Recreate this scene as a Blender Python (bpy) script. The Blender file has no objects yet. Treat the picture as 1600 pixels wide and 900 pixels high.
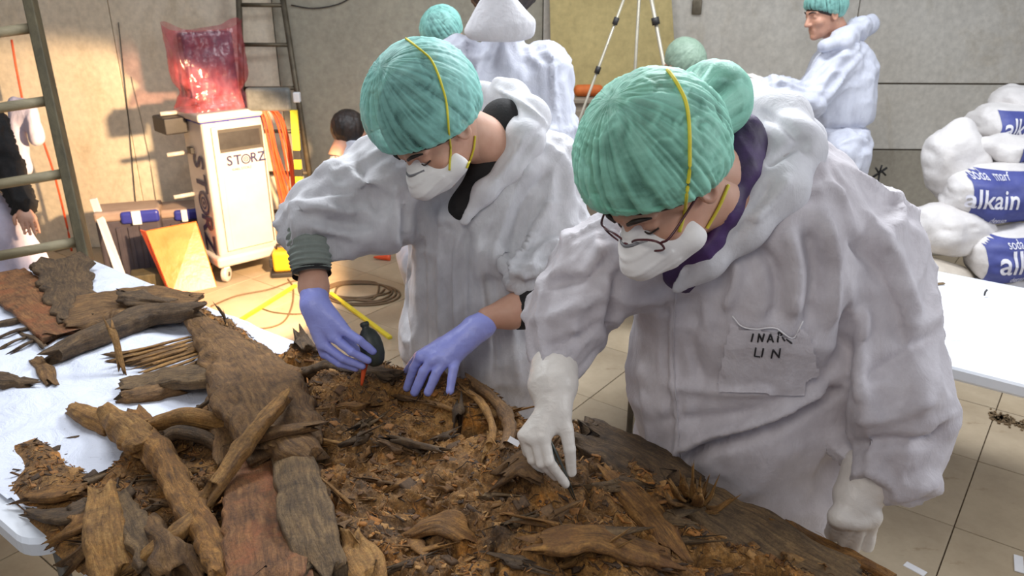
import bpy, bmesh, math, random
import numpy as np
from mathutils import Vector, Matrix
from mathutils.bvhtree import BVHTree
random.seed(7)
RNG = np.random.default_rng(11)
SC = bpy.context.scene
COL = SC.collection
PI = math.pi
R = math.radians

# ------------------------------------------------------------------ camera
CAM_H, PITCH, FOC = 1.9, R(22), 1244.0
cd = bpy.data.cameras.new('camera')
cd.sensor_width = 36.0
cd.lens = FOC / 1600 * 36
cd.clip_start = 0.05
cam = bpy.data.objects.new('camera', cd)
COL.objects.link(cam)
cam.location = (0, 0, CAM_H)
cam.rotation_euler = (PI / 2 - PITCH, 0, 0)
SC.camera = cam
cd.dof.use_dof = True
cd.dof.focus_distance = 1.65
cd.dof.aperture_fstop = 7.0

# ------------------------------------------------------------------ world, lamps, exposure
SC.view_settings.view_transform = 'Standard'
SC.view_settings.look = 'None'
SC.view_settings.exposure = 0.08
SC.view_settings.gamma = 1.0
SC.view_settings.use_curve_mapping = False
wd = bpy.data.worlds.new('world')
SC.world = wd
wd.use_nodes = True
wd.node_tree.nodes['Background'].inputs[0].default_value = (0.80, 0.86, 1.0, 1)
wd.node_tree.nodes['Background'].inputs[1].default_value = 0.34

def area(name, loc, target, size, power, col, sy=None):
    l = bpy.data.lights.new(name, 'AREA')
    l.shape = 'RECTANGLE'
    l.size = size
    l.size_y = sy or size
    l.energy = power
    l.color = col
    o = bpy.data.objects.new(name, l)
    COL.objects.link(o)
    o.location = loc
    d = Vector(target) - Vector(loc)
    o.rotation_euler = d.to_track_quat('-Z', 'Y').to_euler()
    return o

area('ceiling_tube_light', (1.1, 3.5, 3.3), (0.7, 2.0, 0.9), 1.8, 105, (0.93, 0.96, 1.0), 0.7)
area('ceiling_tube_light', (-1.3, 3.0, 3.3), (-0.4, 1.9, 0.9), 1.4, 50, (0.93, 0.96, 1.0), 0.6)
area('daylight_opening', (3.6, 1.2, 2.6), (0.8, 3.0, 1.0), 1.6, 50, (0.95, 0.97, 1.0), 1.2)
area('ceiling_tube_light', (-0.5, -0.6, 3.2), (0.0, 1.4, 0.8), 1.4, 20, (1.0, 0.92, 0.82), 1.0)
sp = bpy.data.lights.new('work_lamp_light', 'SPOT')
sp.energy = 760
sp.color = (1.0, 0.66, 0.36)
sp.spot_size = R(58)
sp.spot_blend = 0.25
sp.shadow_soft_size = 0.05
spo = bpy.data.objects.new('work_lamp_light', sp)
COL.objects.link(spo)
spo.location = (-0.5, 3.3, 1.3)
spo.rotation_euler = (Vector((-2.45, 4.95, 0.12)) - Vector(spo.location)).to_track_quat('-Z', 'Y').to_euler()

# ------------------------------------------------------------------ picture-to-place helpers
CP = np.array([0, 0, CAM_H])
FW = np.array([0, math.cos(PITCH), -math.sin(PITCH)])
UPV = np.array([0, math.sin(PITCH), math.cos(PITCH)])
def ray(x, y):
    return FW + np.array([1., 0, 0]) * (x - 800) / FOC + UPV * (450 - y) / FOC
def at(x, y, d): return CP + ray(x, y) * d
def onz(x, y, z):
    r = ray(x, y); return CP + r * ((z - CAM_H) / r[2])
def ony(x, y, Y):
    r = ray(x, y); return CP + r * (Y / r[1])
def A3(*a): return np.array(a, dtype=float)
def nrm(v): return v / (np.linalg.norm(v) + 1e-12)

# ------------------------------------------------------------------ noise
_perm = RNG.random(4096).astype(np.float32)
def vnoise(P):
    P = np.asarray(P, dtype=np.float32)
    i = np.floor(P).astype(np.int64)
    f = P - i
    f = f * f * (3 - 2 * f)
    def h(a, b, c):
        n = (a * 73856093) ^ (b * 19349663) ^ (c * 83492791)
        n = (n ^ (n >> 13)) * 1274126177
        return _perm[(n ^ (n >> 16)) & 4095]
    x, y, z = i[..., 0], i[..., 1], i[..., 2]
    fx, fy, fz = f[..., 0], f[..., 1], f[..., 2]
    def lx(b, c): return h(x, b, c) * (1 - fx) + h(x + 1, b, c) * fx
    return ((lx(y, z) * (1 - fy) + lx(y + 1, z) * fy) * (1 - fz) +
            (lx(y, z + 1) * (1 - fy) + lx(y + 1, z + 1) * fy) * fz) * 2 - 1
def fbm(P, o=4):
    s = 0; a = 1.; t = 0
    for k in range(o):
        s = s + a * vnoise(np.asarray(P) * 2 ** k + 17.3 * k); t += a; a *= .5
    return s / t
def ridge(P, o=3):
    s = 0; a = 1.; t = 0
    for k in range(o):
        s = s + a * (1 - np.abs(vnoise(np.asarray(P) * 2 ** k + 9.1 * k)) * 2.2); t += a; a *= .5
    return s / t

# ------------------------------------------------------------------ distance fields
def smin(a, b, k):
    h = np.clip(.5 + .5 * (b - a) / k, 0, 1)
    return b + (a - b) * h - k * h * (1 - h)
def smax(a, b, k): return -smin(-a, -b, k)
def cap(P, a, b, ra, rb, squash=None):
    a = np.asarray(a, dtype=np.float32); b = np.asarray(b, dtype=np.float32)
    ba = b - a
    t = np.clip(((P - a) @ ba) / (ba @ ba + 1e-9), 0, 1)
    q = P - a - t[:, None] * ba
    if squash is not None:
        ax, s = squash
        ax = np.asarray(ax, dtype=np.float32)
        c = q @ ax
        q = q + np.outer(c * (1 / s - 1), ax)
        return (np.linalg.norm(q, axis=1) - (ra + (rb - ra) * t)) * min(1, s)
    return np.linalg.norm(q, axis=1) - (ra + (rb - ra) * t)
def ell(P, c, r, M=None):
    q = P - np.asarray(c, dtype=np.float32)
    if M is not None: q = q @ np.asarray(M, dtype=np.float32)
    r = np.asarray(r, dtype=np.float32)
    k0 = np.linalg.norm(q / r, axis=1); k1 = np.linalg.norm(q / (r * r), axis=1)
    return k0 * (k0 - 1) / (k1 + 1e-6)
def rbox(P, c, h, r, M=None):
    q = P - np.asarray(c, dtype=np.float32)
    if M is not None: q = q @ np.asarray(M, dtype=np.float32)
    q = np.abs(q) - (np.asarray(h, dtype=np.float32) - r)
    return np.linalg.norm(np.maximum(q, 0), axis=1) + np.minimum(q.max(axis=1), 0) - r
def chain(P, pts, k=.03, squash=None):
    d = None
    for (p, ra), (q, rb) in zip(pts[:-1], pts[1:]):
        e = cap(P, p, q, ra, rb, squash)
        d = e if d is None else smin(d, e, k)
    return d

def nets(f, lo, hi, h, B=16):
    """surface nets of the field f in the box lo..hi with cell h -> verts, quads"""
    lo = np.asarray(lo, dtype=float); n = np.ceil((np.asarray(hi) - lo) / h).astype(int) + 1
    nb = np.ceil(n / B).astype(int); n = nb * B
    D = np.full(n, 1.0, dtype=np.float32)
    bi = np.stack(np.meshgrid(*[np.arange(k) for k in nb], indexing='ij'), -1).reshape(-1, 3)
    cen = lo + (bi * B + (B - 1) / 2) * h
    dc = f(cen.astype(np.float32))
    lim = B * h * .5 * 1.75 * 1.35 + .02
    loc = np.stack(np.meshgrid(*[np.arange(B)] * 3, indexing='ij'), -1).reshape(-1, 3)
    act = bi[np.abs(dc) < lim]
    for b in bi[dc <= -lim]:
        D[b[0]*B:(b[0]+1)*B, b[1]*B:(b[1]+1)*B, b[2]*B:(b[2]+1)*B] = -1
    G = max(1, 60000 // B ** 3)
    for i in range(0, len(act), G):
        bb = act[i:i + G]
        P = (lo + (bb[:, None, :] * B + loc[None]) * h).reshape(-1, 3).astype(np.float32)
        v = f(P).reshape(len(bb), B, B, B)
        for b, w in zip(bb, v):
            D[b[0]*B:(b[0]+1)*B, b[1]*B:(b[1]+1)*B, b[2]*B:(b[2]+1)*B] = w
    D[0] = D[-1] = 1; D[:, 0] = D[:, -1] = 1; D[:, :, 0] = D[:, :, -1] = 1
    S = D < 0
    c = [S[dx:n[0]-1+dx, dy:n[1]-1+dy, dz:n[2]-1+dz] for dx in (0, 1) for dy in (0, 1) for dz in (0, 1)]
    allv = c[0].copy(); anyv = c[0].copy()
    for q in c[1:]: allv &= q; anyv |= q
    idx = np.argwhere(anyv & ~allv)
    cnr = np.array([(dx, dy, dz) for dx in (0, 1) for dy in (0, 1) for dz in (0, 1)])
    val = np.stack([D[idx[:, 0] + o[0], idx[:, 1] + o[1], idx[:, 2] + o[2]] for o in cnr], 1)
    acc = np.zeros((len(idx), 3)); cnt = np.zeros(len(idx))
    for i in range(8):
        for j in range(i + 1, 8):
            if np.abs(cnr[i] - cnr[j]).sum() != 1: continue
            a, b = val[:, i], val[:, j]
            m = (a < 0) != (b < 0)
            t = a[m] / (a[m] - b[m])
            acc[m] += cnr[i] + np.outer(t, cnr[j] - cnr[i]); cnt[m] += 1
    V = lo + (idx + acc / cnt[:, None]) * h
    im = np.full(n - 1, -1, dtype=np.int64)
    im[idx[:, 0], idx[:, 1], idx[:, 2]] = np.arange(len(idx))
    Q = []
    for ax in range(3):
        o = [0, 0, 0]; o[ax] = 1
        a = S[:n[0]-o[0], :n[1]-o[1], :n[2]-o[2]]; b = S[o[0]:, o[1]:, o[2]:]
        e = np.argwhere(a != b)
        u, v = (ax + 1) % 3, (ax + 2) % 3
        U = np.zeros(3, int); U[u] = 1; W = np.zeros(3, int); W[v] = 1
        q = np.stack([im[tuple((e - U - W).T)], im[tuple((e - W).T)], im[tuple(e.T)], im[tuple((e - U).T)]], 1)
        fl = ~a[tuple(e.T)]
        q[fl] = q[fl][:, ::-1]
        Q.append(q)
    return V, np.concatenate(Q)

def bake(f, pts, h, pad=.05):
    """bounding box from points"""
    p = np.array(pts); return nets(f, p.min(0) - pad, p.max(0) + pad, h)

def vnormals(V, Q):
    Q = np.asarray(Q)
    n = np.cross(V[Q[:, 2]] - V[Q[:, 0]], V[Q[:, 3 if Q.shape[1] > 3 else 1]] - V[Q[:, 1 if Q.shape[1] > 3 else 0]])
    if Q.shape[1] == 3: n = -n
    N = np.zeros_like(V)
    for k in range(Q.shape[1]): 
        for c in range(3): N[:, c] += np.bincount(Q[:, k], n[:, c], len(V))
    return N / (np.linalg.norm(N, axis=1)[:, None] + 1e-12)
def relax(V, Q, it=2, lam=.5):
    Q = np.asarray(Q)
    a = np.concatenate([Q[:, i] for i in range(4)]); b = np.concatenate([Q[:, (i + 1) % 4] for i in range(4)])
    cnt = np.bincount(a, minlength=len(V)) + np.bincount(b, minlength=len(V))
    for _ in range(it):
        S = np.stack([np.bincount(a, V[b, c], len(V)) + np.bincount(b, V[a, c], len(V)) for c in range(3)], 1)
        V = V + lam * (S / np.maximum(cnt, 1)[:, None] - V)
    return V

# ------------------------------------------------------------------ objects
def mesh_np(name, V, F, smooth=True, attrs=None):
    V = np.asarray(V, dtype=np.float32)
    me = bpy.data.meshes.new(name)
    if isinstance(F, np.ndarray):
        k = F.shape[1]
        me.vertices.add(len(V)); me.vertices.foreach_set('co', V.ravel())
        me.loops.add(F.size); me.loops.foreach_set('vertex_index', F.astype(np.int32).ravel())
        me.polygons.add(len(F))
        me.polygons.foreach_set('loop_start', np.arange(0, F.size, k, dtype=np.int32))
        me.update(calc_edges=True); me.validate()
    else:
        me.from_pydata([tuple(map(float, v)) for v in V], [], [tuple(map(int, f)) for f in F]); me.update()
    if smooth: me.polygons.foreach_set('use_smooth', np.ones(len(me.polygons), dtype=bool))
    for nm, arr in (attrs or {}).items():
        if arr.ndim == 1:
            a = me.attributes.new(nm, 'FLOAT', 'POINT'); a.data.foreach_set('value', arr.astype(np.float32))
        else:
            a = me.color_attributes.new(nm, 'FLOAT_COLOR', 'POINT')
            c = np.ones((len(V), 4), dtype=np.float32); c[:, :3] = arr
            a.data.foreach_set('color', c.ravel())
    return me
def wloc(o):
    l = Vector(o.location)
    while o.parent: o = o.parent; l += Vector(o.location)
    return l
def obj(name, V, F, m, parent=None, loc=None, smooth=True, attrs=None, label=None):
    """V in world coordinates; origin at loc (default: own base) or the parent's origin"""
    V = np.asarray(V, dtype=float)
    if parent is not None and loc is None: o0 = np.array(wloc(parent))
    elif loc is not None: o0 = np.asarray(loc, dtype=float)
    else:
        mn, mx = V.min(0), V.max(0); o0 = np.array([(mn[0]+mx[0])/2, (mn[1]+mx[1])/2, mn[2]])
    o = bpy.data.objects.new(name, mesh_np(name, V - o0, F, smooth, attrs))
    COL.objects.link(o)
    if m is not None: o.data.materials.append(m)
    if parent is not None:
        o.parent = parent; o.location = Vector(o0) - wloc(parent)
    else: o.location = o0
    if label: o['label'] = label
    return o
def tag(o, label, cat, group=None, kind=None):
    if label: o['label'] = label
    if cat: o['category'] = cat
    if group: o['group'] = group
    if kind: o['kind'] = kind
    return o
def thing(name, label, cat, loc, group=None):
    o = bpy.data.objects.new(name, None); COL.objects.link(o); o.location = tuple(float(v) for v in loc)
    o.empty_display_size = .05
    return tag(o, label, cat, group)
def merge(*parts):
    Vs, Fs, n = [], [], 0
    for V, F in parts:
        Vs.append(np.asarray(V, dtype=float)); Fs += [tuple(int(i) + n for i in f) for f in F]; n += len(V)
    return np.concatenate(Vs), Fs
def box(c, h, M=None, bev=0.0):
    """box centre c, half sizes h, columns of M are its axes; bevelled by bev"""
    M = np.eye(3) if M is None else np.asarray(M)
    h = np.asarray(h, dtype=float)
    if bev <= 0:
        v = np.array([[x, y, z] for x in (-1, 1) for y in (-1, 1) for z in (-1, 1)]) * h
        F = [(0, 1, 3, 2), (4, 6, 7, 5), (0, 4, 5, 1), (2, 3, 7, 6), (0, 2, 6, 4), (1, 5, 7, 3)]
        return v @ M.T + np.asarray(c), F
    bm = bmesh.new()
    bmesh.ops.create_cube(bm, size=2)
    for q in bm.verts: q.co = Vector((q.co.x * h[0], q.co.y * h[1], q.co.z * h[2]))
    bmesh.ops.bevel(bm, geom=bm.edges[:], offset=bev, segments=3, profile=.5, affect='EDGES')
    bm.verts.index_update()
    v = np.array([q.co[:] for q in bm.verts]); F = [tuple(q.index for q in f.verts) for f in bm.faces]
    bm.free()
    return v @ M.T + np.asarray(c), F
def yaw(a):
    c, s = math.cos(a), math.sin(a); return np.array([[c, -s, 0], [s, c, 0], [0, 0, 1.]])
def frame_from(z, hint=(0, 0, 1)):
    z = nrm(np.asarray(z, dtype=float)); h = np.asarray(hint, dtype=float)
    x = h - z * (h @ z)
    if np.linalg.norm(x) < 1e-4: x = np.cross(z, (1, 0, 0)) if abs(z[0]) < .9 else np.cross(z, (0, 1, 0))
    x = nrm(x); return x, np.cross(z, x), z
def spline(pts, n):
    p = np.asarray(pts, dtype=float)
    if len(p) == 2:
        t = np.linspace(0, 1, n)[:, None]; return p[0] * (1 - t) + p[1] * t
    q = np.vstack([2 * p[0] - p[1], p, 2 * p[-1] - p[-2]])
    out = []
    for u in np.linspace(0, len(p) - 1 - 1e-6, n):
        i = int(u); t = u - i; a, b, c, d = q[i], q[i+1], q[i+2], q[i+3]
        out.append(.5 * ((2*b) + (-a + c) * t + (2*a - 5*b + 4*c - d) * t*t + (-a + 3*b - 3*c + d) * t**3))
    return np.array(out)
def tube(pts, r, n=8, closed_ends=True, steps=None, rz=None, hint=(0, 0, 1)):
    """round (or flat, with rz) tube along a smooth path; r number or list over path"""
    P = spline(pts, steps) if steps else np.asarray(pts, dtype=float)
    N = len(P); rr = np.interp(np.linspace(0, 1, N), np.linspace(0, 1, len(np.atleast_1d(r))), np.atleast_1d(r)) if np.ndim(r) else np.full(N, r)
    V = []; F = []
    for i in range(N):
        t = P[min(i + 1, N - 1)] - P[max(i - 1, 0)]
        x, y, z = frame_from(t, hint)
        for k in range(n):
            a = 2 * PI * k / n
            V.append(P[i] + x * math.cos(a) * (rz if rz else rr[i]) + y * math.sin(a) * rr[i])
    for i in range(N - 1):
        for k in range(n):
            F.append((i*n + k, i*n + (k+1) % n, (i+1)*n + (k+1) % n, (i+1)*n + k))
    if closed_ends:
        F.append(tuple(range(n))[::-1]); F.append(tuple((N-1)*n + k for k in range(n)))
    return np.array(V), F
def lathe(prof, c, axis=(0, 0, 1), n=24):
    x, y, z = frame_from(axis, (1, 0, 0) if abs(axis[0]) < .9 else (0, 1, 0))
    V, F = [], []
    for r, h in prof:
        for k in range(n):
            a = 2*PI*k/n; V.append(np.asarray(c) + z*h + (x*math.cos(a) + y*math.sin(a))*r)
    for i in range(len(prof)-1):
        for k in range(n): F.append((i*n+k, i*n+(k+1) % n, (i+1)*n+(k+1) % n, (i+1)*n+k))
    F.append(tuple(range(n))[::-1]); F.append(tuple((len(prof)-1)*n+k for k in range(n)))
    return np.array(V), F
def prism(poly, th, axis):
    """polygon (list of 3D points) extruded by th along axis"""
    p = np.asarray(poly, dtype=float); n = len(p); d = nrm(np.asarray(axis, dtype=float)) * th
    F = [tuple(range(n)), tuple(range(2*n-1, n-1, -1))] + [(i, i+n, (i+1) % n + n, (i+1) % n) for i in range(n)]
    return np.vstack([p, p + d]), F
def bvh_of(V, F):
    return BVHTree.FromPolygons([Vector(v) for v in V], [tuple(int(i) for i in f) for f in F])
def shoot(bvh, x, y, off=0.0, dmin=0.0, default=None):
    r = Vector(ray(x, y)); hit = bvh.ray_cast(Vector(CP) + r * dmin, r.normalized())
    if hit[0] is None: return default
    n = hit[1] if hit[1].dot(r) < 0 else -hit[1]
    return np.array(hit[0] + n * off)

# ------------------------------------------------------------------ materials
def srgb(*c):
    if len(c) == 1: c = c[0]
    return tuple((v/255/12.92 if v/255 <= .04045 else ((v/255+.055)/1.055)**2.4) for v in c)
class NT:
    def __init__(s, name):
        s.m = bpy.data.materials.new(name); s.m.use_nodes = True; s.t = s.m.node_tree
        s.b = s.t.nodes['Principled BSDF']; s.out = s.t.nodes['Material Output']
        s.tc = s.t.nodes.new('ShaderNodeTexCoord').outputs['Object']
    def n(s, ty, **kw):
        o = s.t.nodes.new(ty)
        for k, v in kw.items(): setattr(o, k, v)
        return o
    def lk(s, a, b): s.t.links.new(a, b)
    def mapping(s, sc, rot=(0, 0, 0)):
        m = s.n('ShaderNodeMapping'); m.inputs['Scale'].default_value = sc if not np.isscalar(sc) else (sc,)*3
        m.inputs['Rotation'].default_value = rot
        s.lk(s.tc, m.inputs[0]); return m.outputs[0]
    def noise(s, scale, detail=4, rough=.6, vec=None, dist=0.):
        o = s.n('ShaderNodeTexNoise'); o.inputs['Scale'].default_value = scale; o.inputs['Detail'].default_value = detail
        o.inputs['Roughness'].default_value = rough; o.inputs['Distortion'].default_value = dist
        s.lk(vec if vec is not None else s.tc, o.inputs['Vector']); return o.outputs['Fac']
    def voro(s, scale, vec=None, feature='F1', out='Distance'):
        o = s.n('ShaderNodeTexVoronoi', feature=feature); o.inputs['Scale'].default_value = scale
        s.lk(vec if vec is not None else s.tc, o.inputs['Vector']); return o.outputs[out]
    def ramp(s, fac, stops):
        o = s.n('ShaderNodeValToRGB'); e = o.color_ramp.elements
        while len(e) < len(stops): e.new(.5)
        for q, (p, c) in zip(e, stops): q.position = p; q.color = (*c, 1) if len(c) == 3 else c
        s.lk(fac, o.inputs[0]); return o.outputs[0]
    def mix(s, fac, a, b, blend='MIX'):
        o = s.n('ShaderNodeMix', data_type='RGBA', blend_type=blend)
        for k, v in ((0, fac), (6, a), (7, b)):
            if isinstance(v, (int, float)): o.inputs[k].default_value = v
            elif isinstance(v, tuple): o.inputs[k].default_value = (*v, 1)
            else: s.lk(v, o.inputs[k])
        return o.outputs[2]
    def math(s, op, a, b=None):
        o = s.n('ShaderNodeMath', operation=op)
        for k, v in ((0, a), (1, b)):
            if v is None: continue
            if isinstance(v, (int, float)): o.inputs[k].default_value = v
            else: s.lk(v, o.inputs[k])
        return o.outputs[0]
    def attr(s, nm, out='Fac'):
        o = s.n('ShaderNodeAttribute', attribute_name=nm); return o.outputs[out]
    def bump(s, h, strength, dist, prev=None):
        o = s.n('ShaderNodeBump'); o.inputs['Strength'].default_value = strength; o.inputs['Distance'].default_value = dist
        s.lk(h, o.inputs['Height'])
        if prev is not None: s.lk(prev, o.inputs['Normal'])
        return o.outputs[0]
    def set(s, **kw):
        for k, v in kw.items():
            i = s.b.inputs[k.replace('_', ' ')]
            if isinstance(v, (int, float)): i.default_value = v
            elif isinstance(v, tuple): i.default_value = (*v, 1) if len(v) == 3 else v
            else: s.lk(v, i)
        return s
def mat(name, c1, c2=None, scale=8, rough=.6, bump=0, bscale=60, bdist=.003, stretch=None, metal=0, lo=.35, hi=.65, spec=None, sheen=0):
    s = NT(name)
    vec = s.mapping(stretch) if stretch else None
    if c2 is not None: s.set(Base_Color=s.ramp(s.noise(scale, 5, .65, vec), [(lo, c1), (hi, c2)]))
    else: s.set(Base_Color=c1)
    s.set(Roughness=rough, Metallic=metal)
    if spec is not None: s.b.inputs['Specular IOR Level'].default_value = spec
    if sheen: s.b.inputs['Sheen Weight'].default_value = sheen
    if bump: s.set(Normal=s.bump(s.noise(bscale, 4, .6, vec), bump, bdist))
    return s.m
# ------------------------------------------------------------------ shared materials
def m_wall(name, c1, c2, c3):
    s = NT(name)
    a = s.ramp(s.noise(1.1, 6, .65), [(.32, c1), (.68, c2)])
    st = s.ramp(s.noise(2.6, 7, .75, s.mapping((1, 1, .45)), .6), [(.56, (0, 0, 0)), (.74, (1, 1, 1))])
    g = s.ramp(s.noise(26, 3, .6), [(.3, (.86, .86, .86)), (.7, (1.08, 1.08, 1.08))])
    c = s.mix(s.math('MULTIPLY', st, .55), a, c3)
    s.set(Base_Color=s.mix(1.0, c, g, 'MULTIPLY'), Roughness=.85, Normal=s.bump(s.noise(50, 4, .6), .10, .003))
    return s.m
M_WALL = m_wall('plaster', srgb(196, 190, 178), srgb(214, 210, 200), srgb(172, 158, 132))
M_WALL_LAMPTINT = m_wall('lamp-tinted plaster', srgb(222, 210, 186), srgb(234, 224, 204), srgb(190, 172, 140))  # wall plaster lightened and warmed, so lamp glow is part of its colour
M_WALLG = m_wall('grey plaster', srgb(150, 146, 132), srgb(172, 167, 150), srgb(132, 124, 104))
M_DADO = m_wall('dado plaster', srgb(150, 143, 128), srgb(170, 163, 148), srgb(125, 116, 100))
M_JOINT = mat('joint', srgb(92, 80, 64), rough=.9)

def m_tile():
    s = NT('floor tile')
    info = s.n('ShaderNodeObjectInfo').outputs['Random']
    a = s.ramp(s.noise(2.2, 6, .7), [(.3, srgb(160, 143, 118)), (.7, srgb(190, 174, 148))])
    v = s.ramp(info, [(0, (.90, .90, .91)), (1, (1.06, 1.05, 1.03))])
    d = s.ramp(s.noise(9, 6, .75, s.mapping((.6, 1.7, 1), (0, 0, .64))), [(.60, (1, 1, 1)), (.72, (.72, .66, .58))])
    c = s.mix(1., s.mix(1., a, v, 'MULTIPLY'), d, 'MULTIPLY')
    s.set(Base_Color=c, Roughness=s.ramp(s.noise(5, 4), [(.3, (.38,)*3), (.7, (.6,)*3)]), Normal=s.bump(s.noise(40, 4), .12, .002))
    return s.m
M_TILE = m_tile()
M_GROUT = mat('grout', srgb(124, 106, 84), srgb(100, 84, 66), 20, .9)

# ------------------------------------------------------------------ floor of separate tiles
E1 = A3(.8, -.6, 0); N1 = A3(-.6, -.8, 0)
fl = obj('floor', [(-5.2, -1.5, -.012), (5.2, -1.5, -.012), (5.2, 6.2, -.012), (-5.2, 6.2, -.012)], [(0, 1, 2, 3)], M_GROUT, smooth=False)
fl['kind'] = 'structure'
TS = .52
bv, bf = box((0, 0, -.008), (TS/2 - .002, TS/2 - .002, .008), bev=.0015)
tme = None
for i in range(-16, 16):
    for j in range(-18, 8):
        c = E1 * (-.13 + TS * (i + .5)) + N1 * (-2.87 + TS * (j + .5))
        if not (-4.5 < c[0] < 4.4 and .4 < c[1] < 5.7): continue
        if abs(c[0]) > .78 * c[1] + 1.6: continue
        if tme is None: tme = mesh_np('tile', bv @ yaw(math.atan2(-.6, .8)).T, bf, False); tme.materials.append(M_TILE)
        o = bpy.data.objects.new('tile', tme); COL.objects.link(o); o.parent = fl
        dz = random.uniform(-.001, .001)
        o.location = Vector((c[0], c[1], dz)) - Vector(fl.location); o.rotation_euler = (random.uniform(-.002, .002), random.uniform(-.002, .002), 0)

# ------------------------------------------------------------------ walls of big panels
WY = 5.42
wm = yaw(R(-1.6))
def wpt(x, z, dy=0): return wm @ A3(x, 0, z) + A3(0, WY, 0) + wm @ A3(0, dy, 0)
def wall_piece(nm, x0, x1, z0, z1, m, parent, th=.02, dy=0):
    V, F = box((0, 0, 0), ((x1-x0)/2 - .003, th/2, (z1-z0)/2 - .003), wm, .003)
    return obj(nm, V + wpt((x0+x1)/2, (z0+z1)/2, dy - th/2), F, m, parent, smooth=False)
V, F = box((0, 0, 0), (5.1, .06, 1.6), wm)
wl = obj('wall_back', V + wpt(0, 1.6, .062), F, M_JOINT, smooth=False); wl['kind'] = 'structure'
for x0, x1, z0, z1, m in [(-5.1, -2.62, 0, 3.2, M_WALL_LAMPTINT), (-2.62, -1.55, 0, 3.2, M_WALL_LAMPTINT), (-1.55, .2, 0, 3.2, M_WALLG), (.2, 2.2, 0, 3.2, M_WALL),
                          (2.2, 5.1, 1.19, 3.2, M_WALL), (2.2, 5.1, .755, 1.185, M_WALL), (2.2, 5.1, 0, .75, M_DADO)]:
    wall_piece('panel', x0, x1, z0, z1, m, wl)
V, F = box((-4.75, 2.3, 1.6), (.06, 3.9, 1.6)); wl2 = obj('wall_left', V, F, M_WALL, smooth=False); wl2['kind'] = 'structure'

# small marks and wall cable
M_DARK = mat('dark plastic', srgb(38, 36, 36), srgb(52, 50, 50), 12, .5)
M_METAL = mat('painted steel tube', srgb(96, 88, 74), srgb(128, 118, 100), 10, .45, metal=.6)
M_WHITE = mat('white plastic', srgb(226, 226, 230), srgb(238, 238, 240), 5, .4)
def wp(px, py, off=.03):
    p = ony(px, py, WY); return ony(px, py, wpt(p[0], 0, -off)[1])
V, F = tube([wp(185, 35), wp(200, 180), wp(212, 318)], .0032, 6, steps=12)
tag(obj('wall_cable', V, F, M_DARK), 'thin dark cable hanging straight down the sunlit-looking left wall panel', 'cable')
V, F = tube([wp(205, 120), wp(232, 240), wp(245, 322)], .0018, 6, steps=12)
tag(obj('wall_cable', V, F, M_METAL), 'pale slack cord hanging slantwise beside the straight dark wall cable', 'cable')
V, F = tube([wp(455, 8), wp(490, 13), wp(530, 6), wp(560, -12)], .004, 6, steps=16)
tag(obj('wall_cable', V, F, M_DARK), 'drooping dark cable high on the wall right of the narrow ladder', 'cable')
V, F = box(wp(1089, 11), (.03, .01, .045), wm, .006)
tag(obj('wall_box', V, F, M_METAL), 'small brown hook plate high on the wall behind the two caps', 'wall fitting')

# ------------------------------------------------------------------ yellow board, cabinet, orange roll
M_BOARD = m_wall('yellow board', srgb(176, 158, 106), srgb(202, 184, 128), srgb(156, 138, 90))
x0, x1 = ony(866, 60, 5.2)[0], ony(1036, 60, 5.2)[0]
poly = [ony(862, 155, 5.30), ony(1058, 150, 5.30), ony(1046, -40, 5.36), ony(858, -40, 5.36)]
V, F = prism(poly, .02, (0, -1, 0))
bo = tag(obj('plywood_board', V, F, M_BOARD, smooth=False), 'yellowish plywood board standing against the back wall behind the camera tripod', 'board')
M_CAB = mat('grey brown cabinet', srgb(138, 126, 108), srgb(158, 146, 128), 6, .6)
cab = thing('cabinet', 'grey-brown low cabinet below the yellow board, behind the green caps', 'cabinet', (.62, 5.15, 0))
zt = ony(900, 156, 4.95)[2]
V, F = box((.62, 5.1, zt/2), (.40, .16, zt/2), bev=.01); obj('body', V, F, M_CAB, cab, smooth=False)
V, F = box((.62, 5.1, zt - .006), (.42, .18, .012), bev=.004); obj('top', V, F, M_CAB, cab, smooth=False)
for sx in (-1, 1):
    V, F = box((.62 + sx*.195, 4.935, zt/2), (.185, .012, zt/2 - .06), bev=.006); d = obj('door', V, F, M_CAB, cab, smooth=False)
    V, F = tube([A3(.62 + sx*.04, 4.915, zt*.6), A3(.62 + sx*.04, 4.915, zt*.6 + .09)], .006); obj('handle', V, F, M_METAL, d)
M_ORANGE = mat('orange cloth', srgb(214, 112, 44), srgb(190, 92, 34), 12, .7, bump=.4, bscale=30)
a, b = ony(897, 147, 5.03), ony(942, 147, 5.03)
V, F = tube([a, a + (b-a)*.1, a + (b-a)*.5, a + (b-a)*.9, b], [.016, .035, .037, .034, .014], 14, steps=20)
V[:, 2] += zt + .008 - V[:, 2].min()
tag(obj('cloth_roll', V, F, M_ORANGE), 'small orange cloth roll lying on the cabinet below the yellow board', 'cloth')

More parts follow.
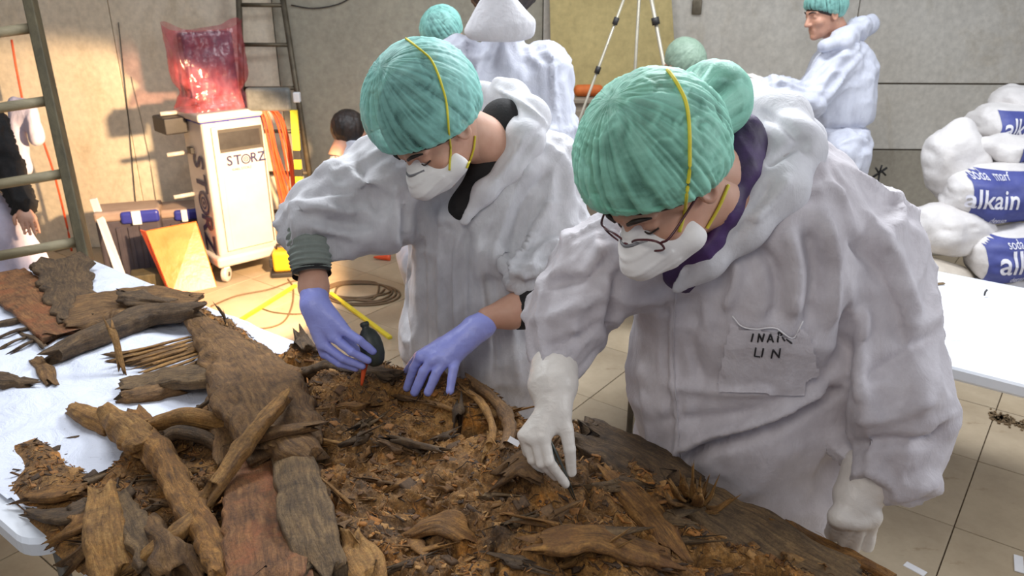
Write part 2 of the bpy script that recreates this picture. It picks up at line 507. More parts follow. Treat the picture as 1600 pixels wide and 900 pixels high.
# ------------------------------------------------------------------ camera tripod
M_TRI = mat('tripod alloy', srgb(196, 190, 172), srgb(170, 164, 148), 8, .4, metal=.4)
ap = ony(1003, -78, 4.65)
tr = thing('camera_tripod', 'slender grey tripod with dark leg clamps in front of the yellow board', 'tripod', (ap[0], ap[1], 0))
for px, py, r in ((930, 120, .008), (1038, 105, .011)):
    q = ony(px, py, 4.60); f_ = ap + (q - ap) * (ap[2] / (ap[2] - q[2]))
    V, F = tube([ap, f_], r, 8); l = obj('leg', V, F, M_TRI, tr)
    for zz in (1.62, 1.36):
        t = (ap[2] - zz) / ap[2]; c = ap + (f_ - ap) * t
        V, F = tube([c - nrm(f_-ap)*.02, c + nrm(f_-ap)*.02], r * 2.0, 8); obj('clamp', V, F, M_DARK, l)
V, F = tube([ap, A3(ap[0] + .03, ap[1] + .22, 0)], .009, 8); obj('leg', V, F, M_TRI, tr)
V, F = lathe([(.03, -.06), (.04, -.03), (.04, .03), (.025, .06)], ap); obj('head', V, F, M_DARK, tr)

# ------------------------------------------------------------------ ladders
def m_wood(name, c1, c2, sc=3, rough=.65, st=(1, 1, .12), b=.3):
    s = NT(name); v = s.mapping(st)
    n = s.noise(sc * 8, 6, .7, v, .4)
    c = s.ramp(n, [(.3, c1), (.72, c2)])
    c = s.mix(1., c, s.ramp(s.noise(5, 4), [(.35, (.8, .8, .8)), (.7, (1.1, 1.08, 1.05))]), 'MULTIPLY')
    s.set(Base_Color=c, Roughness=rough, Normal=s.bump(n, b, .004)); return s.m
M_LAD = m_wood('weathered ladder wood', srgb(68, 62, 44), srgb(100, 92, 68))
M_RUNG = m_wood('worn rung wood', srgb(128, 118, 92), srgb(164, 154, 126), st=(.12, 1, 1))
top_, bot_ = at(38, -40, 3.75), at(134, 400, 3.68)
d_ = bot_ - top_; bot_ = top_ + d_ * (top_[2] / (top_[2] - bot_[2])); top_ = top_ - nrm(d_) * .25
lad = thing('wooden_ladder', 'tall worn wooden ladder in the left foreground of the warm-lit wall', 'ladder', (bot_[0] - .2, bot_[1], 0))
ux = nrm(at(0, 43, 3.6) - at(60, 40, 3.6)); dl = nrm(bot_ - top_)
ux = nrm(A3(-1, -.28, -.12))
for s_ in (0, .46):
    c0, c1 = top_ + ux * s_, bot_ + ux * s_
    if s_: c1 = c0 + (c1 - c0) * (c0[2] / (c0[2] - c1[2]))
    yv = nrm(np.cross(dl, ux)); xv = np.cross(yv, dl)
    Mx = np.column_stack([xv, yv, dl])
    V, F = box((c0 + c1)/2, (.022, .045, np.linalg.norm(c1-c0)/2 - .01), Mx, .006); obj('rail', V, F, M_LAD, lad, smooth=False)
for yy in (43, 157, 270, 376, 480, 600):
    # rail centre at this picture height
    xs = 38 + (134-38) * (yy + 40) / 440.
    best = min(np.linspace(0, 1, 800), key=lambda t: abs((lambda p: (450 - FOC*((p-CP)@UPV)/((p-CP)@FW)))(top_ + (bot_-top_)*t) - yy))
    c = top_ + (bot_-top_) * best
    V, F = tube([c + ux*.012, c + ux * .44], .0235, 12); obj('rung', V, F, M_RUNG, lad)

M_IRON = mat('brown steel ladder', srgb(86, 78, 64), srgb(112, 102, 84), 12, .5, metal=.5)
l0t, l0b = ony(371, -60, 5.36), ony(384, 300, 5.33)
l1t, l1b = ony(436, -40, 5.36), ony(488, 300, 5.33)
def to_floor(a, b): return a + (b - a) * (a[2] / (a[2] - b[2]))
l0b, l1b = to_floor(l0t, l0b), to_floor(l1t, l1b)
sl = thing('steel_ladder', 'narrow brown steel ladder leaning on the wall behind the white equipment cart', 'ladder', ((l0b+l1b)/2 * A3(1, 1, 0)))
for a, b in ((l0t, l0b), (l1t, l1b)):
    V, F = tube([a, b], .019, 8); obj('rail', V, F, M_IRON, sl)
def on_line(a, b, yy):
    t = min(np.linspace(0, 1, 600), key=lambda t: abs(450 - FOC*((a+(b-a)*t-CP)@UPV)/((a+(b-a)*t-CP)@FW) - yy)); return a + (b-a)*t
for yy in (8, 70, 138, 205, 270, 330):
    V, F = tube([on_line(l0t, l0b, yy), on_line(l1t, l1b, yy)], .013, 8); obj('rung', V, F, M_IRON, sl)

# ------------------------------------------------------------------ lettering helper
def text_geo(s, size=1., bold=0., extrude=.0, shear=0.):
    cu = bpy.data.curves.new('t', 'FONT'); cu.body = s; cu.size = size; cu.offset = bold; cu.extrude = extrude; cu.shear = shear
    cu.resolution_u = 4; cu.align_x = 'CENTER'; cu.align_y = 'CENTER'
    o = bpy.data.objects.new('t', cu); COL.objects.link(o)
    dg = bpy.context.evaluated_depsgraph_get(); me = o.evaluated_get(dg).to_mesh()
    V = np.array([v.co[:] for v in me.vertices]); F = [tuple(p.vertices) for p in me.polygons]
    o.evaluated_get(dg).to_mesh_clear(); bpy.data.objects.remove(o); bpy.data.curves.remove(cu)
    return V, F
def lay(V, o, x, y, off=0.0, z=None):
    z = np.cross(x, y) if z is None else z
    return np.asarray(o) + np.outer(V[:, 0], x) + np.outer(V[:, 1], y) + np.outer(V[:, 2] + off, z)
def ring_geo(r0, r1, n=28):
    V = [(r*math.cos(2*PI*k/n), r*math.sin(2*PI*k/n), 0) for r in (r0, r1) for k in range(n)]
    return np.array(V), [(k, k+n, (k+1) % n + n, (k+1) % n)[::-1] for k in range(n)]
def disc_geo(r, n=20): return np.array([(r*math.cos(2*PI*k/n), r*math.sin(2*PI*k/n), 0) for k in range(n)]), [tuple(range(n))]

# ------------------------------------------------------------------ equipment cart
M_CART = mat('cream enamel', srgb(192, 184, 176), srgb(204, 197, 190), 3, .35)
M_CARTD = mat('cart shadow gap', srgb(70, 66, 60), rough=.6)
M_BLUE = mat('cobalt plastic', srgb(44, 52, 140), srgb(54, 62, 156), 5, .4)
M_NAVY = mat('navy print', srgb(42, 42, 84), rough=.5)
K = onz(347, 420, .1) * A3(1, 1, 0)
Rt = onz(437, 398, .1) * A3(1, 1, 0)
cx = nrm(Rt - K); cy = A3(-cx[1], cx[0], 0)          # cx along the door, cy towards the wall
W_, D_ = np.linalg.norm(Rt - K), .32
cz = A3(0, 0, 1); CM = np.column_stack([cx, cy, cz])
def cp(a, b, z): return K + cx*a + cy*b + cz*z
ct = ony(345, 182, K[1] + .02)[2]                      # top height
cart = thing('equipment_cart', 'cream wheeled equipment cart with blue lettering beside the steel ladder', 'cart', cp(W_/2, D_/2, 0))
def cb(nm, a, b, z, ha, hb, hz, m, par=None, bev=.008):
    V, F = box(cp(a, b, z), (ha, hb, hz), CM, bev); return obj(nm, V, F, m, par or cart, smooth=False)
bz0, bz1 = .17, ct - .03
body = cb('cabinet_body', W_/2, D_/2, (bz0+bz1)/2, W_/2, D_/2, (bz1-bz0)/2, M_CART, bev=.02)
cb('base', W_/2, D_/2, .145, W_/2 + .03, D_/2 + .03, .035, M_CART, bev=.02)
topp = cb('top_tray', W_/2, D_/2, ct - .005, W_/2 + .03, D_/2 + .04, .025, M_CART, bev=.015)
cb('blue_band', W_/2, D_/2, ct - .033, W_/2 + .012, D_/2 + .012, .010, M_BLUE, bev=.004)
cb('door_gap', W_*.54, -.001, (bz0+bz1)/2 - .01, W_*.40, .004, (bz1-bz0)/2 - .05, M_CARTD, bev=.001)
cb('door_window', W_*.56, -.004, bz1 - .13, W_*.33, .004, .05, M_DARK, bev=.001)
door = cb('door', W_*.56, -.008, bz0 + .04 + (bz1-bz0-.24)/2, W_*.35, .012, (bz1-bz0-.24)/2, M_CART, bev=.005)
cb('door_post', W_*.17, -.008, (bz0+bz1)/2, .018, .012, (bz1-bz0)/2 - .04, M_CART, bev=.004)
def logo(size, sub=False):
    parts = []
    w = size * .62
    for i, ch in enumerate('STORZ'):
        x = (i - 2) * w
        if ch == 'O':
            for g in (ring_geo(size*.27, size*.37), ring_geo(size*.13, size*.19), disc_geo(size*.06)):
                parts.append((g[0] + A3(x, 0, 0), g[1]))
        else:
            V, F = text_geo(ch, size, .022*size); V = V * A3(.95, 1, 1); parts.append((V + A3(x, 0, 0), F))
    return merge(*parts)
V, F = logo(.085)
obj('lettering', lay(V, cp(W_*.60, -.023, bz1 - .255), cx, cz, 0, -cy), F, M_NAVY, cart, smooth=False)
V, F = text_geo('KARL STORZ', .022); obj('lettering', lay(V, cp(W_*.52, -.023, bz1 - .31), cx, cz, 0, -cy), F, M_NAVY, cart, smooth=False)
V, F = logo(.215)
obj('lettering', lay(V, cp(-.006, D_*.40, bz0 + .34), -cz, -cy, 0, -cx), F, M_NAVY, cart, smooth=False)
V, F = box(cp(-.012, D_*.62, bz1 - .2), (.012, .03, .02), CM, .004); obj('latch', V, F, M_DARK, cart, smooth=False)
for a, b in ((.03, .02), (W_-.03, .02), (.03, D_-.02), (W_-.03, D_-.02)):
    c = cp(a, b, .052); ax = nrm(cx*.9 - cy*1.0)
    V, F = lathe([(.030, -.018), (.050, -.016), (.052, -.008), (.052, .008), (.050, .016), (.030, .018)], c, ax, 20)
    w = obj('wheel', V, F, M_CART, cart); V, F = lathe([(.016, -.021), (.016, .021)], c, ax, 12); obj('hub', V, F, M_METAL, w)
    V, F = box(cp(a, b, .105), (.02, .028, .012), CM, .004); obj('caster_fork', V, F, M_WHITE, cart, smooth=False)
for px, py in ((284, 170), (289, 232), (294, 296)):
    z = ony(px, py, K[1] + .32)[2]
    V, F = tube([cp(-.0, D_*.9, z), cp(-.13, D_*.9, z)], .014, 8); obj('shelf_bar', V, F, M_CART, cart)
V, F = box(cp(-.08, D_*.9, ct-.07), (.07, .1, .05), CM, .01); obj('side_box', V, F, M_DARK, cart, smooth=False)
# ---- the red plastic bag with the dark monitor inside
M_MON = mat('dark violet plastic', srgb(62, 54, 78), srgb(84, 74, 100), 10, .35)
bc = cp(W_*.40, D_*.5, ct + .02)
mon = thing('monitor', 'dark grey monitor wrapped in the translucent red bag on the cart', 'monitor', bc)
V, F = box(bc + A3(0, 0, .26), (.155, .05, .19), CM, .02); obj('screen', V, F, M_MON, mon, smooth=False)
V, F = box(bc + A3(0, 0, .06), (.03, .04, .055), CM, .01); obj('neck', V, F, M_MON, mon, smooth=False)
V, F = box(bc + A3(0, 0, .015), (.09, .08, .012), CM, .008); obj('foot', V, F, M_MON, mon, smooth=False)
def m_bag():
    s = NT('red plastic film')
    n = s.noise(7, 4, .6, None, .5)
    s.set(Base_Color=s.ramp(n, [(.35, srgb(190, 66, 60)), (.65, srgb(216, 128, 140))]), Roughness=.18)
    s.b.inputs['Specular IOR Level'].default_value = .8
    hb = s.bump(s.voro(22, s.mapping((1, 1, .5))), .5, .012); hb = s.bump(s.noise(40, 3, .6), .3, .006, hb)
    s.lk(hb, s.b.inputs['Normal'])
    tr = s.n('ShaderNodeBsdfTransparent'); tr.inputs[0].default_value = (.93, .74, .80, 1)
    mx = s.n('ShaderNodeMixShader')
    s.lk(s.ramp(s.noise(9, 3), [(.35, (.16,)*3), (.65, (.46,)*3)]), mx.inputs[0])
    s.lk(tr.outputs[0], mx.inputs[1]); s.lk(s.b.outputs[0], mx.inputs[2]); s.lk(mx.outputs[0], s.out.inputs[0])
    return s.m
V = []; nA, nH = 64, 46
for j in range(nH):
    t = j / (nH - 1); hz = .49 * t
    for i in range(nA):
        a = 2*PI*i/nA; ca, sa = math.cos(a), math.sin(a)
        e = .5
        w = .205 + .03*t - .045*math.exp(-((t-.22)/.09)**2) + .02*math.exp(-(t/.06)**2); dd = .12 - .075*t**1.5 + .02*math.exp(-(t/.1)**2)
        V.append(bc + cx * (np.sign(ca)*abs(ca)**e*w) + cy*(np.sign(sa)*abs(sa)**e*dd) + cz*(hz + .03*math.sin(2.2*a+.5)*t**3))
V = np.array(V); Fq = np.array([(j*nA+i, j*nA+(i+1) % nA, (j+1)*nA+(i+1) % nA, (j+1)*nA+i) for j in range(nH-1) for i in range(nA)])
N = vnormals(V, Fq); tt = np.repeat(np.linspace(0, 1, nH), nA)
V = V + N * (ridge(V * A3(14, 14, 7), 3)*.014 + fbm(V*30, 2)*.006)[:, None]
V[:, 2] = np.maximum(V[:, 2], ct + .022)
tag(obj('plastic_bag', V, Fq, m_bag()), 'crumpled translucent red plastic bag standing on top of the cream cart', 'bag')

# ---- orange cables on the cart, yellow level, grey pouch
M_OCAB = mat('orange cable', srgb(214, 74, 40), srgb(228, 96, 50), 10, .4)
M_YEL = mat('yellow plastic', srgb(214, 196, 40), srgb(226, 210, 60), 10, .5)
oc = thing('cable_bundle', 'bundle of orange-red cables hanging down the right side of the cart', 'cable', cp(W_+.05, .02, 0))
for k in range(7):
    a = random.uniform(-.02, .05); b_ = random.uniform(-.06, -.03); l = random.uniform(.35, .95)
    pts = [cp(W_*.86 + a, -.02 + b_*.3, ct + .03), cp(W_*.92 + a, b_, ct - .08), cp(W_ + .0 + a, b_, ct - l*.5), cp(W_ + .05 + a*1.6, b_, ct - l), cp(W_ + .10 + a, b_ + .02, ct - l*.55), cp(W_ + .06 + a, b_ + .03, ct - .06), cp(W_*.93, .0, ct + .028)]
    V, F = tube(pts, .007, 6, steps=40); obj('cable', V, F, M_OCAB, oc)
V, F = tube([ony(398, 190, 4.9), ony(405, 240, 4.9)], .016, 8); 
M_POUCH = mat('grey film', srgb(96, 98, 96), srgb(120, 122, 120), 14, .3, bump=.5, bscale=30)
pa, pb = ony(384, 142, 4.98), ony(456, 168, 4.98)
V, F = box(((pa+pb)/2), ((pb-pa)[0]/2, .03, abs((pb-pa)[2])/2 + .02), None, .02)
pz = tag(obj('grey_box', V, F, M_POUCH, smooth=False), 'dull grey case hooked on the steel ladder right of the cart top', 'case')
lv = thing('spirit_level', 'long yellow and black level hanging from the steel ladder', 'level', (ony(466, 300, 4.97)))
q0, q1 = ony(459, 172, 4.98), ony(470, 318, 4.96)
for i, (a, b, m, w) in enumerate([(0, .42, M_YEL, .022), (.42, .52, M_DARK, .024), (.52, .62, M_YEL, .022), (.62, .70, M_DARK, .026), (.70, .90, M_YEL, .022), (.90, 1., M_DARK, .02)]):
    p, q = q0 + (q1-q0)*a, q0 + (q1-q0)*b
    x, y, z = frame_from(q - p, (1, 0, 0))
    V, F = box((p+q)/2, (w, .012, np.linalg.norm(q-p)/2), np.column_stack([x, y, z]), .003)
    obj('beam' if m is M_YEL else 'grip', V, F, m, lv, smooth=False)
V, F = box(ony(464, 152, 4.98), (.02, .02, .03), None, .006); obj('hook', V, F, M_WHITE, lv, smooth=False)

# ---- storage cases beside the cart
M_CASE = mat('dark storage case', srgb(66, 62, 72), srgb(88, 82, 90), 6, .45)
M_CASET = mat('dusty case lid', srgb(150, 130, 120), srgb(168, 150, 138), 6, .6)
def case(x0, x1, Y, yt, yb, label, yw):
    p = onz(x0, yb, 0); q = onz(x1, yb, 0); zt = ony(x0, yt, p[1] + .1)[2]
    c = (p + q)/2; w = abs(q[0]-p[0])/2; M = yaw(R(yw)); c = c + M @ A3(0, .07, 0)
    t = thing('storage_case', label, 'case', c, 'dark storage cases beside the cart')
    V, F = box(c + A3(0, 0, zt*.44), (w, .11, zt*.44), M, .02); obj('tub', V, F, M_CASE, t, smooth=False)
    V, F = box(c + A3(0, 0, zt*.93), (w*1.02, .12, zt*.075), M, .018); obj('lid', V, F, M_CASET, t, smooth=False)
    V, F = box(c + M @ A3(w*.40, -.115, 0) + A3(0, 0, zt*.90), (w*.60, .02, zt*.09), M, .018); obj('blue_corner', V, F, M_BLUE, t, smooth=False)
    V, F = box(c + M @ A3(w*.30, -.138, 0) + A3(0, 0, zt*.90), (w*.14, .006, zt*.10), M, .003); obj('white_latch', V, F, M_WHITE, t, smooth=False)
    for k in range(4):
        V, F = box(c + M @ A3(-w*.7 + k*w*.36, -.114, 0) + A3(0, 0, zt*.42), (.012, .006, zt*.34), M, .003); obj('rib', V, F, M_CASE, t, smooth=False)
    return t
case(172, 262, 5.0, 320, 428, 'dark storage case with blue lid corner, nearer the leaning white sheet', 18)
case(262, 322, 5.1, 318, 412, 'dark storage case with blue lid corner, tucked against the cart', 18)
# orange folder
M_OFOL = mat('orange film', srgb(222, 112, 34), srgb(232, 142, 66), 4, .35, bump=.3, bscale=14, bdist=.01)
P_ = [onz(268, 462, 0), onz(338, 448, 0)]
tl, tr_ = ony(228, 362, P_[0][1] + .16), ony(306, 347, P_[1][1] + .16)
of = thing('orange_folder', 'flat orange plastic folder leaning against the dark storage cases', 'folder', (P_[0]+P_[1])/2)
V, F = prism([P_[0], P_[1], tr_, tl], .012, (0, 1, .3)); obj('front_cover', V, F, M_OFOL, of, smooth=False)
V, F = prism([P_[0] + A3(-.03, .03, 0), P_[0] + A3(-.005, .0, 0), tl + A3(-.004, 0, 0), tl + A3(-.05, .03, 0)], .01, (0, 1, .2)); obj('red_edge', V, F, M_OCAB, of, smooth=False)
# leaning bent white sheet
g = [ony(140, 312, 4.95), ony(150, 310, 4.95), ony(190, 418, 4.62), ony(176, 418, 4.62)]
e = nrm(g[2] - g[1]); L_ = g[2][2] / -e[2]
g[2] = g[2] + e*L_; g[3] = g[3] + e*L_
V, F = prism(g, .02, (-.15, 1, 0)); tag(obj('leaning_board', V, F, M_WHITE, smooth=False), 'narrow white board leaning on the wall between wooden ladder and storage cases', 'board')
g = onz(390, 0 + 480, 0)
# wood block behind table end
V, F = box(onz(232, 455, 0) + A3(0, .1, .05), (.13, .07, .05), yaw(R(20)), .006)
tag(obj('wooden_crate', V, F, M_LAD, smooth=False), 'low brown wooden crate on the floor left of the orange folder', 'crate')

# ---- yellow transformer, tape strips, floor cables
M_AMB = mat('amber plastic', srgb(222, 160, 30), srgb(236, 180, 50), 6, .4)
c = onz(444, 432, 0)
yt = thing('site_transformer', 'small yellow site transformer with dark base on the floor by the cart', 'transformer', c)
V, F = box(c + A3(0, .06, .10), (.075, .06, .07), yaw(.2), .02); obj('housing', V, F, M_AMB, yt, smooth=False)
V, F = box(c + A3(0, .05, .016), (.09, .075, .016), yaw(.2), .008); obj('base_plate', V, F, M_DARK, yt, smooth=False)
V, F = tube([c + A3(-.05, .06, .165), c + A3(-.045, .06, .20), c + A3(.045, .06, .20), c + A3(.05, .06, .165)], .009, 8); obj('handle', V, F, M_DARK, yt)
V, F = box(c + A3(-.082, .03, .09), (.012, .03, .03), yaw(.2), .006); obj('socket', V, F, M_DARK, yt, smooth=False)
for (x0, y0, x1, y1, lb) in ((366, 506, 462, 446, 'yellow hose end on the floor running towards the yellow transformer'), (516, 458, 610, 528, 'straight yellow bar on the floor right of the gloved hand with the bulb')):
    a, b = onz(x0, y0, .01), onz(x1, y1, .01)
    x, y, z = frame_from(b - a)
    V, F = box((a+b)/2, (.009, .013, np.linalg.norm(b-a)/2), np.column_stack([x, y, z]), .004)
    tag(obj('yellow_bar', V, F, M_YEL, smooth=False), lb, 'bar')
M_CBL = mat('brown rubber cable', srgb(104, 84, 62), rough=.6)
def fcable(pts, r, label, m=None, nm='floor_cable'):
    V, F = tube([onz(x, y, r + .001) for x, y in pts], r, 6, steps=max(20, len(pts)*9)); return tag(obj(nm, V, F, m or M_CBL), label, 'cable')
fcable([(330, 478), (370, 462), (420, 452), (455, 440), (480, 436)], .005, 'thin brown cable curving from the orange folder to the yellow transformer')
fcable([(378, 508), (410, 513), (442, 503), (456, 478), (458, 450), (450, 436)], .005, 'brown cable looping beside the yellow bar left of the gloved hand')
fcable([(404, 480), (430, 488), (470, 490), (500, 480)], .004, 'short brown cable crossing the floor behind the raised glove')
co = []
for k in range(5):
    for a in np.linspace(0, 2*PI, 10)[:-1]:
        co.append((555 + 3*k + (46 + 3*k)*math.cos(a + k), 452 + 2*k + (13 + k)*math.sin(a + k)))
fcable(co, .0065, 'coiled brown extension cable on the floor behind the raised blue glove', nm='cable_coil')
for x, y, w_, a in ((1430, 889, .045, .7), (1592, 881, .06, -.5)):
    c = onz(x, y, .002); V, F = box(c, (.014, w_/1.3, .0015), yaw(a), 0)
    tag(obj('tape_strip', V, F, M_WHITE, smooth=False), 'white tape scrap on the floor ' + ('just right of the table with the remains' if x < 1500 else 'at the far right edge'), 'tape')
# brown dirt streak
Vs = []; 
for k in range(130):
    u = random.random(); p = onz(1548 + 62*u, 648 + 20*u + random.gauss(0, 4), .003)
    Vs.append(box(p, (random.uniform(.003, .012), random.uniform(.002, .006), .003), yaw(random.uniform(0, 3))))
V, F = merge(*Vs); M_DIRT = mat('dirt', srgb(92, 74, 52), srgb(130, 108, 78), 40, .9)
tag(obj('dirt_crumbs', V, F, M_DIRT, smooth=False), 'streak of brown dirt crumbs on the tiles at the right edge', 'dirt', kind='stuff')

# ------------------------------------------------------------------ tables
M_TABW = mat('white table plastic', srgb(214, 220, 228), srgb(226, 230, 236), 4, .4)
M_LEG = mat('grey steel tube', srgb(104, 98, 88), srgb(130, 122, 110), 10, .4, metal=.7)
TZ = .80
S0 = A3(-1.76, 3.08, 0)
def rrect(o, s0, s1, t0, t1, r, n=6):
    """rounded rectangle in table coordinates (s along E1, t along N1)"""
    P = []
    for cs, ct_, a0 in ((s1-r, t0+r, -PI/2), (s1-r, t1-r, 0), (s0+r, t1-r, PI/2), (s0+r, t0+r, PI)):
        for k in range(n+1):
            a = a0 + k/n*PI/2; P.append(o + E1*(cs + r*math.cos(a)) + N1*(ct_ + r*math.sin(a)))
    return P
def folding_table(o, s0, s1, t0, t1, z, label, thick=.045, legz=None):
    c = o + E1*(s0+s1)/2 + N1*(t0+t1)/2
    t = thing('folding_table', label, 'table', c * A3(1, 1, 0))
    P = np.array(rrect(o, s0, s1, t0, t1, .07)); n = len(P); cen = P.mean(0)
    lay_ = []
    for ins, zz in ((.012, z), (.0, z - .008), (.0, z - thick + .008), (.012, z - thick)):
        q = P + (cen - P) / np.linalg.norm(cen - P, axis=1)[:, None] * ins; q[:, 2] = zz; lay_.append(q)
    V = np.concatenate(lay_)
    F = [tuple(range(n)), tuple(range(4*n-1, 3*n-1, -1))] + [(k*n+i, (k+1)*n+i, (k+1)*n+(i+1) % n, k*n+(i+1) % n) for k in range(3) for i in range(n)]
    F = [f[::-1] for f in F]
    obj('tabletop', V, F, M_TABW, t, smooth=False)
    for s in (s0 + .16, s1 - .16):
        fr = []
        for tt_ in (t0 + .10, t1 - .10):
            p = o + E1*s + N1*tt_; p[2] = z - thick; q = p * A3(1, 1, 0)
            V, F = tube([p, q], .014, 10); obj('leg', V, F, M_LEG, t); fr.append(p)
        for zz in (.28, z - .35):
            a, b = fr[0].copy(), fr[1].copy(); a[2] = b[2] = zz
            V, F = tube([a, b], .009, 8); obj('crossbar', V, F, M_LEG, t)
    return t
JS = 1.70
folding_table(S0, 0, JS - .004, .0, .955, TZ, 'white folding table covered with crumpled paper at the left end')
folding_table(S0, JS + .004, JS + 1.85, .0, .91, TZ, 'white folding table under the mound of remains in the foreground')
T2O = A3(1.38, 2.21, 0)
tb2 = folding_table(T2O, -1.32, .78, -.9, 0, .74, 'white folding table on the right behind the leaning person with glasses')
# ------------------------------------------------------------------ height of the remains on the near table
CTRL = [(470,545,.84),(520,553,.885),(570,578,.93),(620,592,.945),(660,610,.945),(720,612,.94),(820,640,.925),(900,655,.935),(960,668,.925),(1040,708,.905),(1120,765,.875),
 (1200,800,.855),(1290,845,.835),(1400,905,.815),(400,600,.845),(450,650,.885),(560,680,.92),(700,700,.935),(800,740,.95),(885,770,.975),(960,780,.95),(1000,830,.93),(600,800,.925),
 (700,860,.945),(900,880,.955),(1100,880,.885),(300,720,.84),(300,800,.855),(150,800,.83),(60,765,.822),(100,730,.826),(40,720,.815),(130,780,.832),(350,880,.895),(500,900,.92),(200,880,.84),(500,1010,.90),(900,1010,.92),
 (200,1010,.83),(1200,1010,.84),(340,640,.835),(300,480,.81),(350,540,.84),(250,660,.825)]
CW = np.array([onz(x, y, z) for x, y, z in CTRL])
OUT = [(8,775),(30,735),(22,700),(60,684),(88,706),(115,725),(158,742),(200,690),(262,672),(318,640),(325,560),(280,500),(286,472),(330,486),(372,512),(420,548),(445,560)]
OW = [onz(x, y, TZ)[:2] for x, y in OUT]
def sw(s, t): return (S0 + E1*s + N1*t)[:2]
OW += [sw(1.36, .035), sw(1.7, .01), sw(2.3, .0), sw(3.0, .0), sw(3.52, .01), sw(3.52, .86), sw(2.6, .90), sw(1.9, .895)]
OW += [onz(x, y, TZ)[:2] for x, y in [(112, 890), (95, 868), (70, 838), (30, 800)]]
OW = np.array(OW)
def poly_sd(P, poly):
    """signed distance (negative inside) of 2D points to a polygon"""
    d = np.full(len(P), 1e9); ins = np.zeros(len(P), bool); n = len(poly)
    for i in range(n):
        a, b = poly[i], poly[(i+1) % n]; e = b - a; w = P - a
        t = np.clip((w @ e) / (e @ e), 0, 1); q = w - t[:, None]*e; d = np.minimum(d, (q**2).sum(1))
        c1 = P[:, 1] >= a[1]; c2 = P[:, 1] < b[1]; c3 = e[0]*w[:, 1] > e[1]*w[:, 0]
        ins ^= (c1 & c2 & c3) | (~c1 & ~c2 & ~c3)
    d = np.sqrt(d); return np.where(ins, -d, d)
def mound_base(XY):
    w = 0; z = 0
    for c in CW:
        q = np.exp(-((XY - c[:2])**2).sum(1) / (2*.085**2)) + 1e-6 / (1e-3 + ((XY - c[:2])**2).sum(1)); w = w + q; z = z + q*c[2]
    return z / w
def mound_z(XY, fine=True):
    XY = np.atleast_2d(XY)[:, :2].astype(float)
    P3 = np.column_stack([XY, np.zeros(len(XY))])
    warp = np.column_stack([fbm(P3*9, 3), fbm(P3*9 + 40, 3)]) * .022 if fine else 0
    sd = poly_sd(XY + warp, OW)
    b = mound_base(XY) - TZ
    k = 1 - np.exp(np.minimum(sd, 0) / .034)
    h = b * k
    if fine:
        q = P3 * A3(1, 1, 0)
        wq = q + np.column_stack([fbm(q*6+3, 2), fbm(q*6+8, 2), np.zeros(len(q))]) * .06
        # layered, torn wrappings: long ridges running roughly along the table, plus lumps
        u = wq[:, 0]*.8 - wq[:, 1]*.6; v = wq[:, 0]*.6 + wq[:, 1]*.8
        lum = fbm(wq * 7 + 5, 4) * .058
        rd = ridge(np.column_stack([u*5.5, v*14, u*0]), 4) * .022
        st = np.clip(fbm(wq*5 + 31, 2)*3, -1, 1)
        fib = ridge(np.column_stack([u*20 + v*8, v*70 - u*14, u*0 + 3]), 3) * .005
        gr = fbm(q*70, 3) * .0065 + fbm(q*190, 2) * .0028
        pit = -np.clip(ridge(wq*13 + 77, 2) - .52, 0, 1) * .075
        cell = np.round(fbm(wq*16 + 11, 2)*5) / 5 * .012
        h = h + k * (lum + rd + st*.006 + fib + gr + pit + cell)
    h = np.where(sd > 0, -.012 - sd*.4, np.maximum(h, .026*k + .001))
    return TZ + h
GH = .0033
s_ax = np.arange(.25, 3.56, GH); t_ax = np.arange(-.035, .93, GH)
ss, tt = np.meshgrid(s_ax, t_ax, indexing='ij')
XYg = S0[:2] + np.outer(ss.ravel(), E1[:2]) + np.outer(tt.ravel(), N1[:2])
Zg = mound_z(XYg)
ns, nt = len(s_ax), len(t_ax)
Vg = np.column_stack([XYg, Zg])
iq = (np.arange(ns-1)[:, None]*nt + np.arange(nt-1)[None]).ravel()
Qg = np.stack([iq, iq+1, iq+nt+1, iq+nt], 1)
keep = (Zg[Qg] > TZ - .004).any(1)
Qg = Qg[keep]
used = np.unique(Qg); rm = np.full(len(Vg), -1); rm[used] = np.arange(len(used)); Vm = Vg[used]; Qm = rm[Qg]
Vm = Vm.copy(); Vm[:, 2] = np.maximum(Vm[:, 2], TZ - .0005)
MB = bvh_of(Vm[::1], Qm) if False else None
def mz(x, y, fine=False):
    return float(mound_z(np.array([[x, y]]), fine)[0])
_zi = Zg.reshape(ns, nt)
def mzg(x, y):
    d = A3(x, y, 0) - S0; s = ((d @ E1) - s_ax[0]) / GH; t = ((d @ N1) - t_ax[0]) / GH
    i, j = int(round(s)), int(round(t))
    if 0 <= i < ns and 0 <= j < nt: return max(_zi[i, j], TZ)
    return TZ
def surf(px, py, lift=0.):
    """where the sight line through a picture point meets the remains or the table"""
    r = ray(px, py); d = .9; last = d
    while d < 4:
        p = CP + r*d
        if p[2] < mzg(p[0], p[1]) + lift: break
        last = d; d += .006
    return CP + r*(last + .003)

